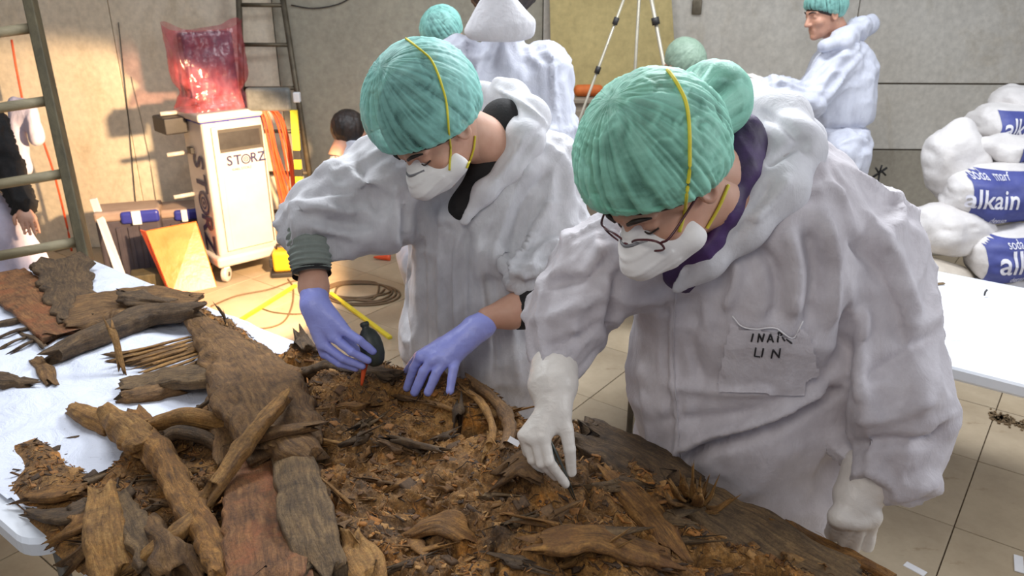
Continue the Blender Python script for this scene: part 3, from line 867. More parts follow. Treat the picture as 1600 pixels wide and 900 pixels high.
def m_earth():
    s = NT('earth and old wrappings')
    big = s.noise(5.5, 5, .62, None, .4)
    c = s.ramp(big, [(.30, srgb(62, 46, 30)), (.42, srgb(106, 76, 42)), (.52, srgb(150, 106, 52)), (.62, srgb(182, 132, 64)), (.74, srgb(124, 100, 68))])
    med = s.ramp(s.noise(24, 6, .72, None, .8), [(.30, srgb(66, 50, 34)), (.5, srgb(134, 96, 52)), (.72, srgb(200, 150, 82))])
    c = s.mix(.50, c, med)
    spots = s.ramp(s.noise(11, 4, .6), [(.56, (0, 0, 0)), (.68, (1, 1, 1))])
    c = s.mix(s.math('MULTIPLY', spots, .65), c, srgb(214, 140, 52))
    dk = s.ramp(s.noise(8.3, 5, .7, s.mapping(1, (.4, .3, 1.2))), [(.55, (0, 0, 0)), (.66, (1, 1, 1))])
    c = s.mix(s.math('MULTIPLY', dk, .7), c, srgb(60, 48, 38))
    gr = s.ramp(s.noise(150, 4, .7), [(.3, (.45,)*3), (.5, (.95,)*3), (.7, (1.45,)*3)])
    c = s.mix(1., c, gr, 'MULTIPLY')
    fl_ = s.ramp(s.voro(120, s.mapping((1, .45, 1), (0, 0, .9))), [(.10, (1, 1, 1)), (.2, (0, 0, 0))])
    c = s.mix(s.math('MULTIPLY', fl_, .45), c, srgb(198, 160, 104))
    b = s.bump(s.noise(120, 6, .75), .9, .006); b = s.bump(s.noise(36, 5, .7, s.mapping((1, .35, 1), (0, 0, .6))), .8, .012, b)
    s.set(Base_Color=c, Roughness=s.ramp(s.noise(14, 3), [(.3, (.55,)*3), (.7, (.9,)*3)]), Normal=b)
    return s.m
M_EARTH = m_earth()
mound = thing('excavated_remains', 'mound of brown earth, fibres and wrappings spread over the near white table', 'remains', A3(Vm[:, 0].mean(), Vm[:, 1].mean(), TZ))
obj('earth', Vm, Qm, M_EARTH, mound)

# ------------------------------------------------------------------ chips and fibres lying on it
def m_vc(name, attr='tint', rough=.8, grain=160, bump=.5):
    s = NT(name)
    o = s.n('ShaderNodeAttribute', attribute_name=attr).outputs['Color']
    g = s.ramp(s.noise(grain, 4, .7), [(.3, (.6,)*3), (.7, (1.3,)*3)])
    s.set(Base_Color=s.mix(1., o, g, 'MULTIPLY'), Roughness=rough, Normal=s.bump(s.noise(grain, 4, .7), bump, .003)); return s.m
M_CHIP = m_vc('chips and fibres')
PAL = np.array([srgb(66, 48, 32), srgb(98, 68, 40), srgb(124, 84, 44), srgb(146, 100, 52), srgb(168, 126, 74), srgb(84, 62, 40), srgb(158, 104, 46), srgb(74, 56, 40), srgb(112, 84, 54), srgb(128, 92, 50)])
def scatter_chips(n, test, seed):
    rg = np.random.default_rng(seed); Vs, Fs, Cs, k = [], [], [], 0
    base = np.array([(-1, -1, -.5), (1, -1, -.5), (1.1, 1, -.5), (-1, .9, -.5), (-.8, -.7, .5), (.9, -.6, .5), (.7, .8, .5), (-.7, .6, .5)])
    FF = np.array([(3, 2, 1, 0), (4, 5, 6, 7), (0, 1, 5, 4), (1, 2, 6, 5), (2, 3, 7, 6), (3, 0, 4, 7)])
    while k < n:
        s, t = rg.uniform(.3, 3.4), rg.uniform(0, .9); p = S0 + E1*s + N1*t
        if not test(p, s, t, rg): continue
        z = mzg(p[0], p[1])
        if z < TZ + .003 and rg.random() > .5: continue
        L = rg.gamma(2., .0020) + .0012; asp = rg.choice([1., .6, .3, .12]); L = L * (1.9 if asp < .2 else 1)
        b = base * (L, L*asp, min(L*.25, .004)) * (1 + rg.normal(0, .12, (8, 3)))
        a = rg.uniform(0, 2*PI) if rg.random() < .4 else rg.normal(-.6, .5); c, si = math.cos(a), math.sin(a)
        tl = rg.normal(0, .35, 2); b[:, 2] += b[:, 0]*tl[0] + b[:, 1]*tl[1]
        b = b @ np.array([[c, si, 0], [-si, c, 0], [0, 0, 1]])
        Vs.append(b + (p[0], p[1], z + .0015)); Fs.append(FF + 8*k); Cs.append(np.repeat(PAL[rg.integers(len(PAL))][None], 8, 0)); k += 1
    return np.concatenate(Vs), np.concatenate(Fs), np.concatenate(Cs)
V, F, C_ = scatter_chips(7000, lambda p, s, t, rg: mzg(p[0], p[1]) > TZ + .001 or rg.random() < .012, 5)
o = obj('loose_chips', V, F, M_CHIP, mound, smooth=False, attrs={'tint': C_}); o['kind'] = 'stuff'
rg = np.random.default_rng(9); Vs, Fs, Cs, k = [], [], [], 0
while k < 3200:
    s, t = rg.uniform(.3, 3.4), rg.uniform(0, .9); p = S0 + E1*s + N1*t
    if mzg(p[0], p[1]) < TZ + .003: continue
    a = rg.normal(-.3, .8); L = rg.gamma(3, .010); m = 6; d = a; q = p.copy(); r_ = rg.uniform(.0004, .0013)
    pts = []
    for i in range(m):
        q = q + A3(math.cos(d), math.sin(d), 0)*L/m; d += rg.normal(0, .35); pts.append((q[0], q[1], mzg(q[0], q[1]) + .002 + rg.uniform(0, .004)))
    pts = np.array(pts); sd_ = A3(-math.sin(a), math.cos(a), 0)*r_
    V = np.concatenate([pts + sd_, pts - sd_, pts + (0, 0, 1.6*r_)])
    F = [(j*m+i, j*m+i+1, ((j+1) % 3)*m+i+1, ((j+1) % 3)*m+i) for j in range(3) for i in range(m-1)]
    Vs.append(V); Fs.append(np.array(F) + k*3*m); Cs.append(np.repeat(PAL[rg.integers(len(PAL))][None]*1.15, 3*m, 0)); k += 1
o = obj('loose_fibres', np.concatenate(Vs), np.concatenate(Fs), M_CHIP, mound, smooth=False, attrs={'tint': np.concatenate(Cs)}); o['kind'] = 'stuff'

# ------------------------------------------------------------------ crumpled paper cover of the left table
def m_paper():
    s = NT('white paper cover')
    st = s.ramp(s.noise(7, 6, .75, None, .5), [(.60, (0, 0, 0)), (.78, (1, 1, 1))])
    c = s.mix(s.math('MULTIPLY', st, .35), srgb(216, 222, 236), srgb(160, 150, 138))
    sp_ = s.ramp(s.noise(90, 4, .7), [(.66, (0, 0, 0)), (.72, (1, 1, 1))])
    c = s.mix(s.math('MULTIPLY', sp_, .5), c, srgb(120, 90, 60))
    s.set(Base_Color=c, Roughness=.6, Normal=s.bump(s.noise(15, 6, .65, None, 1.), .6, .016)); return s.m
M_PAPER = m_paper()
def sheet(name, poly_st, o0, z, h, amp, seed, label, m=None, parent=None, cat='paper', ragged=.006, st_scale=5.):
    po = np.array(poly_st, dtype=float); mn, mx = po.min(0), po.max(0)
    sx = np.arange(mn[0]-.01, mx[0]+.02, h); sy = np.arange(mn[1]-.01, mx[1]+.02, h)
    a, b = np.meshgrid(sx, sy, indexing='ij'); P2 = np.column_stack([a.ravel(), b.ravel()])
    P3 = np.column_stack([P2, np.full(len(P2), seed*3.1)])
    sd = poly_sd(P2, po)
    zz = z + .0018 + amp*np.clip(ridge(P3*st_scale + fbm(P3*3, 2)[:, None]*1.5, 2) + .15, 0, 2)
    n1, n2 = len(sx), len(sy); i = (np.arange(n1-1)[:, None]*n2 + np.arange(n2-1)[None]).ravel()
    Q = np.stack([i, i+1, i+n2+1, i+n2], 1)
    sdr = sd + fbm(P3*25, 2)*ragged
    Q = Q[(sdr[Q] < 0).all(1)]
    us = np.unique(Q); r_ = np.full(len(P2), -1); r_[us] = np.arange(len(us))
    V = o0 + np.outer(P2[us, 0], E1) + np.outer(P2[us, 1], N1); V[:, 2] = zz[us]
    Q = r_[Q]; n = len(V)
    V2 = V.copy(); V2[:, 2] -= .0012
    ob = obj(name, np.concatenate([V, V2]), np.concatenate([Q, Q[:, ::-1] + n]), m or M_PAPER, parent)
    return tag(ob, label, cat) if parent is None else ob
sheet('paper_cover', [(.02, .02), (1.69, .01), (1.69, .90), (1.2, .93), (.6, .90), (.02, .92)], S0, TZ, .008, .011, 1, 'crumpled white paper cover under the loose planks on the left table')
M_SHEET = mat('white paper sheet', srgb(232, 236, 246), srgb(240, 243, 250), 3, .55)
M_SHEET = mat('white paper sheet', srgb(232, 236, 246), srgb(240, 243, 250), 3, .55)
for k_, (pl, lb) in enumerate((([(.34, -.50), (.02, -.86), (-.45, -.80), (-.50, -.35), (-.05, -.20)], 'large white paper sheet lying nearest the leaning person on the right table'),
               ([(.76, -.55), (.30, -.88), (.05, -.62), (.62, -.30)], 'white paper sheet at the far right of the right table by the sacks'))):
    V, F = prism([T2O + E1*a + N1*b + A3(0, 0, .7405 + .0012*k_) for a, b in pl], .0009, (0, 0, 1))
    tag(obj('paper_sheet', V, F, M_SHEET, smooth=False), lb, 'paper')
p = onz(1468, 443, .748); V, F = box(p, (.022, .007, .003), yaw(.2), .002); tag(obj('wood_chip', V, F, M_DIRT), 'tiny dark wood chip on the right table near the sacks', 'chip')
p = onz(1538, 462, .748); V, F = tube([p, p + A3(.004, .006, .014), p + A3(.012, .01, .02)], .004, 6); tag(obj('pen_cap', V, F, M_DARK), 'tiny dark cap standing on the paper of the right table', 'cap')

# ------------------------------------------------------------------ planks, bones and sticks
def m_piece(name, stops, grain=14, rough=.75, blot=None):
    s = NT(name)
    v = s.mapping((1, 1, 1))
    at_ = s.n('ShaderNodeAttribute', attribute_name='gr').outputs['Vector']      # along / across coordinates of each piece
    mp = s.n('ShaderNodeMapping'); mp.inputs['Scale'].default_value = (1.2, 9, 9); s.lk(at_, mp.inputs[0])
    n = s.noise(grain, 6, .72, mp.outputs[0], .5)
    c = s.ramp(n, stops)
    c2 = s.ramp(s.noise(16, 5, .7), [(.32, (.50, .48, .46)), (.5, (.95,)*3), (.7, (1.3, 1.25, 1.15))])
    c = s.mix(1., c, c2, 'MULTIPLY')
    if blot: c = s.mix(s.math('MULTIPLY', s.ramp(s.noise(13, 4, .6, None, .5), [(.5, (0,)*3), (.64, (1,)*3)]), .75), c, blot)
    c = s.mix(1., c, s.ramp(s.noise(190, 3, .7), [(.3, (.7,)*3), (.7, (1.25,)*3)]), 'MULTIPLY')
    b = s.bump(n, .8, .006); b = s.bump(s.noise(110, 4, .7), .6, .003, b)
    s.set(Base_Color=c, Roughness=rough, Normal=b); return s.m
P_DARK = m_piece('dark old wood', [(.3, srgb(54, 42, 30)), (.5, srgb(88, 68, 46)), (.72, srgb(118, 94, 62))])
P_BRN = m_piece('brown old wood', [(.3, srgb(72, 50, 30)), (.5, srgb(112, 82, 48)), (.72, srgb(144, 110, 66))])
P_OCH = m_piece('ochre bark wood', [(.3, srgb(96, 66, 34)), (.5, srgb(146, 106, 54)), (.72, srgb(176, 138, 80))])
P_ORG = m_piece('rusty brown leather', [(.3, srgb(78, 54, 28)), (.5, srgb(132, 92, 44)), (.72, srgb(176, 130, 66))], blot=srgb(104, 68, 34))
P_GRY = m_piece('grey brown wood', [(.3, srgb(66, 50, 34)), (.5, srgb(104, 82, 54)), (.72, srgb(136, 110, 74))])
P_RED = m_piece('reddish brown wood', [(.3, srgb(82, 56, 36)), (.5, srgb(124, 84, 50)), (.72, srgb(150, 108, 66))], blot=srgb(136, 80, 46))
def piece(name, label, pts, w, th, m, cat, parent=None, rough=.12, ex=3.0, ragged=.02, hint=(0, 0, 1), n=30, steps=None, seed=None, group=None, lift=0.0, roll=0., grooves=.5, z=None):
    """pts: picture points (x, y[, lift]) laid on the surface -> a noisy lofted body; w, th full width/thickness in metres (lists allowed)"""
    seed = seed if seed is not None else (sum(q[0]*1.37 + q[1]*.73 for q in pts)) % 50
    W3 = []; rough = rough*1.35
    for q in pts:
        l = (q[2] if len(q) > 2 else 0) + lift
        W3.append(surf(q[0], q[1], l) if z is None else onz(q[0], q[1], z + l))
    L = sum(np.linalg.norm(np.subtract(a, b)) for a, b in zip(W3[:-1], W3[1:]))
    N = steps or int(np.clip(L/.006, 14, 90))
    P = spline(W3, N); u = np.linspace(0, 1, N)
    ww = np.interp(u, np.linspace(0, 1, len(np.atleast_1d(w))), np.atleast_1d(w)) / 2
    tt_ = np.interp(u, np.linspace(0, 1, len(np.atleast_1d(th))), np.atleast_1d(th)) / 2
    V, G = [], []
    for i in range(N):
        t = nrm(P[min(i+1, N-1)] - P[max(i-1, 0)]); up_ = np.asarray(hint, dtype=float); up_ = nrm(up_ - t*(up_ @ t)); sd_ = np.cross(t, up_)
        if roll: up_, sd_ = up_*math.cos(roll) + sd_*math.sin(roll), sd_*math.cos(roll) - up_*math.sin(roll)
        a = np.arange(n)*2*PI/n; ca, sa = np.cos(a), np.sin(a); e = 2/ex
        x = np.sign(ca)*np.abs(ca)**e; y = np.sign(sa)*np.abs(sa)**e
        al = u[i]*L
        wl_ = 1 + .9*rough*vnoise(np.array([[al*16 + seed, seed, 0.]]))[0] + .8*rough*vnoise(np.array([[al*45 + seed, seed, 4.]]))[0]
        of_ = .55*rough*ww[i]*vnoise(np.array([[al*20 + seed, seed, 9.]]))[0]
        q = P[i] + np.outer(x*ww[i]*wl_ + of_, sd_) + np.outer(y*tt_[i], up_)
        nz = fbm(np.column_stack([np.full(n, al*9 + seed), x*ww[i]*25, y*tt_[i]*25 + seed]), 3)
        gv = ridge(np.column_stack([np.full(n, al*3.0 + seed), x*ww[i]*90 + seed, y*8*0 + np.sign(y)]), 2)
        k = nz*rough*1.6 + gv*rough*grooves*.5
        ctr = P[i]
        dd = q - ctr
        q = ctr + dd * (1 + k)[:, None] + nz[:, None]*up_*tt_[i]*.5
        rag = np.zeros(n)
        ef = max(0, 1 - u[i]*N/3.5) - max(0, 1 - (1-u[i])*N/3.5)
        if abs(ef) > 0: rag = fbm(np.column_stack([x*ww[i]*60 + seed, y*2 + np.sign(ef)*5, np.full(n, seed)]), 2) * (ragged + .012) * 2.4
        q = q + np.outer(rag*abs(ef), t)
        V.append(q); G.append(np.column_stack([np.full(n, al + seed), x*ww[i] + y*.01, y*tt_[i]]))
    V = np.concatenate(V); G = np.concatenate(G)
    F = [(i*n+k, i*n+(k+1) % n, (i+1)*n+(k+1) % n, (i+1)*n+k) for i in range(N-1) for k in range(n)]
    c0, c1 = len(V), len(V)+1
    V = np.vstack([V, V[:n].mean(0), V[-n:].mean(0)]); G = np.vstack([G, G[:n].mean(0), G[-n:].mean(0)])
    V[:, 2] = np.maximum(V[:, 2], TZ + .0025)
    F += [(k, c0, (k+1) % n) for k in range(n)] + [((N-1)*n+(k+1) % n, c1, (N-1)*n+k) for k in range(n)]
    me = mesh_np(name, V*0, F, True)
    a_ = me.attributes.new('gr', 'FLOAT_VECTOR', 'POINT'); a_.data.foreach_set('vector', G.astype(np.float32).ravel())
    if parent is None: o0 = np.array([V[:, 0].mean(), V[:, 1].mean(), V[:, 2].min()])
    else: o0 = np.array(wloc(parent))
    me.vertices.foreach_set('co', (V - o0).astype(np.float32).ravel()); me.update()
    ob = bpy.data.objects.new(name, me); COL.objects.link(ob); me.materials.append(m)
    if parent is not None: ob.parent = parent; ob.location = (0, 0, 0)
    else: ob.location = o0; tag(ob, label, cat, group)
    return ob
pc = piece
# upper left, on the paper
pc('old_plank', 'wide brown plank slanting down from the upper left table edge', [(6, 430, .015), (50, 470, .02), (108, 520, .02)], [.15, .165, .16], .022, P_RED, 'plank', ex=6, rough=.06)
pc('old_plank', 'upright-looking dark plank end at the far corner of the left table', [(96, 408, .05), (108, 450, .03), (122, 496, .03)], [.20, .16, .12], .03, P_DARK, 'plank', ex=5, rough=.09)
pc('old_plank', 'broad flat brown plank lying across the left table behind the log', [(112, 492, .03), (200, 476, .035), (296, 478, .03)], [.26, .28, .15], .03, P_BRN, 'plank', ex=5, rough=.07)
pc('wood_block', 'short curled dark wood piece on the broad plank', [(188, 462, .075), (215, 468, .075), (262, 472, .07)], [.05, .08, .05], .03, P_DARK, 'wood', rough=.2)
pc('old_log', 'long dark split log lying diagonally across the left table', [(80, 556, .03), (160, 522, .04), (235, 496, .045), (312, 486, .045)], [.05, .085, .085, .06], [.05, .06, .06, .05], P_DARK, 'log', ex=2.6, rough=.12)
pc('wood_stick', 'dark narrow stick at the left picture edge beside the wide plank', [(-20, 510, .015), (20, 502, .015), (52, 494, .015)], .028, .02, P_DARK, 'stick')
for i, (a, b, c, d) in enumerate([(-5, 528, 60, 512), (0, 545, 50, 525), (20, 550, 66, 530), (30, 520, 72, 545)]):
    pc('twig', ['uppermost thin dark twig', 'middle thin dark twig', 'lowest thin dark twig', 'thin dark twig crossing the others'][i] + ' in the tangle at the left picture edge', [(a, b, .01), ((a+c)/2, (b+d)/2 - 4, .02), (c, d, .01)], .014, .010, P_DARK, 'twig', rough=.2, n=10, group='tangle of twigs at the left edge')
pc('wood_fragment', 'small brown wood fragment standing alone on the paper below the log', [(57, 562, .008), (70, 580, .012), (82, 602, .008)], [.03, .045, .03], .02, P_BRN, 'fragment', rough=.2)
pc('wood_fragment', 'dark ragged bark lump at the left picture edge on the paper', [(-12, 590, .012), (18, 600, .016), (48, 602, .01)], [.05, .07, .04], .028, P_DARK, 'fragment', rough=.3)
pc('wood_fragment', 'small flat dark sliver lying alone on the white paper', [(110, 686, .004), (125, 683, .005), (140, 680, .004)], .014, .008, P_DARK, 'sliver', rough=.2)
pc('splintered_board', 'splintered pale brown board below the diagonal log', [(186, 560, .015), (240, 556, .02), (318, 546, .015)], [.06, .10, .05], .022, P_BRN, 'board', ex=4, rough=.16, ragged=.05)
ORD = ['farthest', 'second', 'third', 'fourth', 'fifth', 'sixth', 'seventh', 'eighth', 'nearest']
for i in range(9):
    y0 = 545 + 5*i; pc('splinter', 'thin brown splinter on the splintered board, ' + ORD[i] + (' of nine' if i in (0, 8) else ' of nine from the far side'), [(190 + 9*i, y0 + 8, .03), (240 + 6*i, y0 - 4, .034), (286 + 4*i, y0 - 16, .03)], .012, .007, random.choice([P_OCH, P_BRN]), 'splinter', rough=.2, n=10, ragged=.03, group='splinters on the splintered board')
pc('wood_stick', 'bright rusty stick standing up from the splintered board', [(172, 508, .13), (182, 535, .09), (190, 575, .03)], .02, .014, P_OCH, 'stick', rough=.15)
pc('old_plank', 'grey-brown plank with dark edge left of the big dried limb', [(198, 606, .02), (260, 594, .03), (350, 588, .03)], [.10, .10, .085], .04, P_GRY, 'plank', ex=4, rough=.1)
pc('wood_block', 'brown fibrous chunk under the grey-brown plank', [(188, 622, .012), (232, 616, .02), (276, 606, .02)], [.06, .08, .05], .04, P_BRN, 'chunk', rough=.25)
# bones / long limbs in front
pc('dried_limb', 'long curved brown branch-like bone running down to the lower edge', [(208, 652, .03), (246, 706, .05), (286, 776, .06), (330, 850, .05), (356, 905, .05)], [.055, .065, .06, .055, .05], [.05, .06, .05, .045, .045], P_ORG, 'bone', ex=2.4, rough=.12)
pc('bone_end', 'rounded brown bone knob pointing left over the white paper', [(114, 638, .025), (138, 652, .03), (170, 668, .03)], [.035, .05, .05], [.035, .045, .045], P_OCH, 'bone', ex=2.2, rough=.1, ragged=.004)
pc('bone_end', 'thick ochre joint between the bone knob and the long curved bone', [(170, 652, .035), (198, 674, .045), (228, 702, .045)], [.055, .075, .055], [.05, .065, .05], P_OCH, 'bone', ex=2.3, rough=.14, ragged=.008)
pc('curved_branch', 'smooth ochre-orange curved branch right of the bone joint', [(222, 668, .03), (262, 658, .05), (300, 654, .05), (350, 664, .03)], [.03, .048, .048, .04], [.03, .042, .042, .035], P_OCH, 'branch', ex=2.1, rough=.07)
pc('curved_branch', 'dark curved branch arching under the ochre branch', [(250, 690, .03), (280, 676, .045), (318, 684, .035), (345, 700, .02)], .034, .03, P_DARK, 'branch', ex=2.1, rough=.1)
pc('mummified_leg', 'wide leathery brown dried leg narrowing to the upper left', [(286, 474, .02), (322, 515, .03), (372, 566, .045), (412, 625, .06), (446, 700, .05)], [.05, .10, .20, .225, .16], [.04, .05, .06, .07, .05], P_BRN, 'leg', ex=2.6, rough=.07, n=48, ragged=.012)
pc('old_plank', 'narrow brown upright board under the left side of the dried leg', [(342, 575, .02), (348, 640, .035), (362, 712, .03)], [.06, .07, .08], .04, P_BRN, 'board', ex=4, rough=.1)
pc('wood_stick', 'short dark twig sticking up at the far table edge', [(345, 487, .05), (350, 495, .03), (353, 503, .01)], .009, .009, P_DARK, 'twig', n=8)
pc('bone_end', 'dark bone piece at the far edge left of the raised glove', [(392, 540, .035), (412, 556, .035), (440, 574, .02)], [.02, .03, .03], .03, P_DARK, 'bone', ex=2.3, rough=.25)
pc('wood_block', 'dark round stub rising left of the raised blue glove', [(468, 522, .035), (474, 536, .02), (480, 552, .005)], [.03, .045, .06], [.03, .04, .05], P_DARK, 'stub', ex=2.2, rough=.2)
pc('old_plank', 'reddish plank at the lower edge left of the grey plank', [(388, 726, .02), (402, 800, .03), (420, 910, .03)], [.10, .125, .145], .035, P_RED, 'plank', ex=5, rough=.06, n=44)
pc('old_plank', 'grey plank running down to the lower edge beside the reddish plank', [(456, 712, .035), (476, 790, .035), (508, 906, .02)], [.085, .10, .085], .03, P_GRY, 'plank', ex=5, rough=.06, n=44)
pc('wood_block', 'brown block between the crossed sticks and the grey plank', [(438, 686, .04), (462, 702, .04), (488, 722, .03)], [.07, .085, .07], .05, P_BRN, 'block', ex=4, rough=.14)
pc('wood_stick', 'long ochre stick crossing the dried leg from lower left to upper right', [(326, 778, .07), (372, 712, .10), (414, 656, .115), (444, 624, .105)], [.03, .04, .04, .022], .028, P_OCH, 'stick', ex=3, rough=.12)
pc('wood_stick', 'shorter brown stick crossing under the long ochre stick', [(384, 690, .085), (430, 674, .09), (498, 664, .05)], [.022, .034, .024], .024, P_BRN, 'stick', ex=3, rough=.12)
pc('wood_stick', 'thin ochre stick in the lower left running under the long stick', [(338, 772, .045), (285, 824, .05), (214, 884, .04)], [.028, .034, .03], .026, P_OCH, 'stick', ex=3, rough=.14)
pc('bone_slab', 'big ochre rounded slab with dark spots at the lower left', [(158, 768, .03), (164, 830, .04), (182, 910, .04)], [.055, .085, .085], [.03, .045, .045], P_OCH, 'slab', ex=2.8, rough=.06, n=40)
pc('old_plank', 'grey rotten plank right of the big ochre slab', [(190, 776, .03), (214, 824, .035), (236, 880, .03)], [.03, .045, .05], .03, P_GRY, 'plank', ex=3.5, rough=.2)
pc('wood_block', 'brown lump between the ochre slab and the thin ochre stick', [(236, 826, .03), (262, 860, .035), (282, 905, .03)], [.04, .06, .06], .045, P_BRN, 'chunk', rough=.25)
pc('bark_sheet', 'rusty flat bark piece on the crumbs at the left edge of the mound', [(40, 776, .012), (90, 772, .016), (128, 768, .012)], [.03, .05, .04], .018, P_ORG, 'bark', ex=4, rough=.2, ragged=.02)
pc('bark_sheet', 'dark brown bark strip below the rusty bark piece', [(48, 800, .01), (100, 806, .018), (150, 790, .02)], [.02, .045, .04], .02, P_DARK, 'bark', ex=3, rough=.25, ragged=.02)
pc('bark_sheet', 'ochre bark flake leaning on the big ochre slab', [(92, 838, .012), (122, 820, .02), (142, 796, .02)], [.03, .05, .04], .022, P_ORG, 'bark', ex=3, rough=.25, ragged=.02)
# right side of the mound
pc('old_plank', 'very dark wide board at the far edge right of the white gloved hand', [(905, 676, .012), (975, 708, .014), (1060, 764, .01)], [.11, .17, .14], .035, P_DARK, 'board', ex=4, rough=.08, n=44)
pc('old_plank', 'grey-brown slab along the far edge towards the lower right', [(1072, 776, .0), (1180, 838, .0), (1330, 925, .0)], [.12, .15, .13], .03, P_GRY, 'slab', ex=4.5, rough=.07, n=44)
pc('rotten_strip', 'rusty ragged strip on the table edge before the leaning hand', [(1220, 818, .012), (1290, 852, .012), (1395, 905, .006)], [.03, .04, .04], .02, P_ORG, 'strip', rough=.25, ragged=.02)
pc('curved_rib', 'curved brown rib arching down right of the spread blue glove', [(735, 596, .01), (775, 626, .02), (796, 664, .025), (790, 708, .01)], [.022, .03, .03, .022], .022, P_BRN, 'rib', ex=2.3, rough=.12)
pc('curved_rib', 'second paler rib just inside the curved brown rib', [(722, 606, .01), (752, 630, .018), (770, 668, .02), (762, 704, .008)], .018, .016, P_OCH, 'rib', ex=2.3, rough=.15)
pc('wood_fragment', 'pale pointed sliver lying below the spread blue glove', [(672, 630, .012), (696, 636, .014), (720, 646, .01)], [.018, .016, .004], .010, P_OCH, 'sliver', n=12)
pc('wrapping_flap', 'brown wrapping flap rising under the white gloved hand', [(780, 746, .02), (820, 722, .035), (852, 742, .03)], [.05, .08, .06], .02, P_BRN, 'wrapping', rough=.15, ex=3)
pc('rusty_slab', 'rusty orange slab in the lower right part of the mound', [(960, 748, .008), (1010, 800, .012), (1050, 852, .01)], [.05, .075, .06], .022, P_ORG, 'slab', ex=3.4, rough=.14)
pc('wood_block', 'ochre wood chunk at the lower edge right of the grey plank', [(548, 838, .02), (560, 870, .03), (578, 915, .03)], [.04, .055, .06], .04, P_OCH, 'chunk', rough=.2)
pc('wrapping_flap', 'large ochre wrapping fold at the bottom of the mound', [(830, 850, .006), (930, 840, .014), (1040, 872, .008)], [.05, .09, .06], .02, P_ORG, 'wrapping', rough=.2, ex=3, n=40)
pc('wrapping_flap', 'lighter rusty fold left of the dark pit in the mound', [(650, 826, .006), (700, 815, .014), (735, 838, .008)], [.05, .085, .06], .02, P_ORG, 'wrapping', rough=.2, ex=3, n=40)
pc('wrapping_flap', 'dark ridge of wrappings below the raised blue glove', [(470, 585, .01), (530, 572, .012), (612, 590, .008)], [.04, .06, .05], .03, P_DARK, 'wrapping', rough=.2, ex=2.5, n=36)
for i, (x0, y0, x1, y1, l) in enumerate([(1076, 780, 1064, 742, .07), (1082, 784, 1084, 738, .08), (1090, 786, 1104, 748, .07), (1096, 790, 1120, 756, .06), (1070, 782, 1048, 756, .05), (1062, 788, 1040, 772, .04), (1100, 796, 1138, 784, .03), (1088, 790, 1094, 756, .07)]):
    pc('splinter', ['upright ochre splinter leaning left', 'tallest upright ochre splinter', 'ochre splinter leaning slightly right', 'ochre splinter leaning far right', 'ochre splinter leaning far left', 'lowest ochre splinter on the left side', 'lowest ochre splinter on the right side', 'short upright ochre splinter in the middle'][i] + ' of the tuft at the far edge', [(x0, y0, .02), ((x0+x1)/2, (y0+y1)/2 + 6, .03 + l*.4), (x1, y1, l + .03)], [.022, .020, .007], .008, P_OCH, 'splinter', n=10, rough=.15, group='splinters of the tuft at the far edge')
# loose crumbs of every size, each larger than the chips
rgp = random.Random(4)
for i in range(70):
    while True:
        x, y = rgp.uniform(60, 1250), rgp.uniform(600, 895); p = surf(x, y)
        if p[2] > TZ + .006: break
    a = rgp.uniform(-.9, .5) if rgp.random() < .7 else rgp.uniform(0, 3); L = rgp.uniform(10, 30)
    mi = rgp.randrange(5); L *= rgp.choice([.7, 1., 1.3])
    near = min((((1, 1), 'the lower left sticks', 260, 800), ((1, 1), 'the reddish and grey planks', 440, 820), ((1, 1), 'the raised blue glove', 560, 620), ((1, 1), 'the spread blue glove', 680, 640), ((1, 1), 'the curved ribs', 770, 660),
                ((1, 1), 'the white gloved hand', 880, 760), ((1, 1), 'the rusty orange slab', 1010, 800), ((1, 1), 'the ochre fold at the bottom', 930, 860), ((1, 1), 'the far edge boards', 1150, 820), ((1, 1), 'the middle of the mound', 680, 780)), key=lambda q: (q[2]-x)**2 + (q[3]-y)**2)[1]
    cn = ['dark', 'brown', 'ochre', 'rusty', 'grey-brown'][mi]; sz = 'small' if L < 13 else ('long' if L > 22 else 'ragged')
    pc('debris_piece', f'{sz} {cn} debris piece lying loose by {near}', [(x - L*math.cos(a), y - L*math.sin(a)*.6, .004), (x, y, .007), (x + L*math.cos(a), y + L*math.sin(a)*.6, .004)],
       [rgp.uniform(.006, .014), rgp.uniform(.012, .03), rgp.uniform(.005, .014)], rgp.uniform(.010, .022), [P_DARK, P_BRN, P_OCH, P_ORG, P_GRY][mi], 'debris', rough=.55, n=14, steps=14, ragged=.05, group='loose debris pieces by ' + near)
# small white tag
c = surf(803, 690, .012); V, F = box(c, (.012, .006, .0012), np.column_stack(frame_from(A3(.1, -.7, .7), (1, 0, -.8))), 0)
tag(obj('white_tag', V, F, M_WHITE, smooth=False), 'small white paper tag left of the white gloved hand', 'tag')
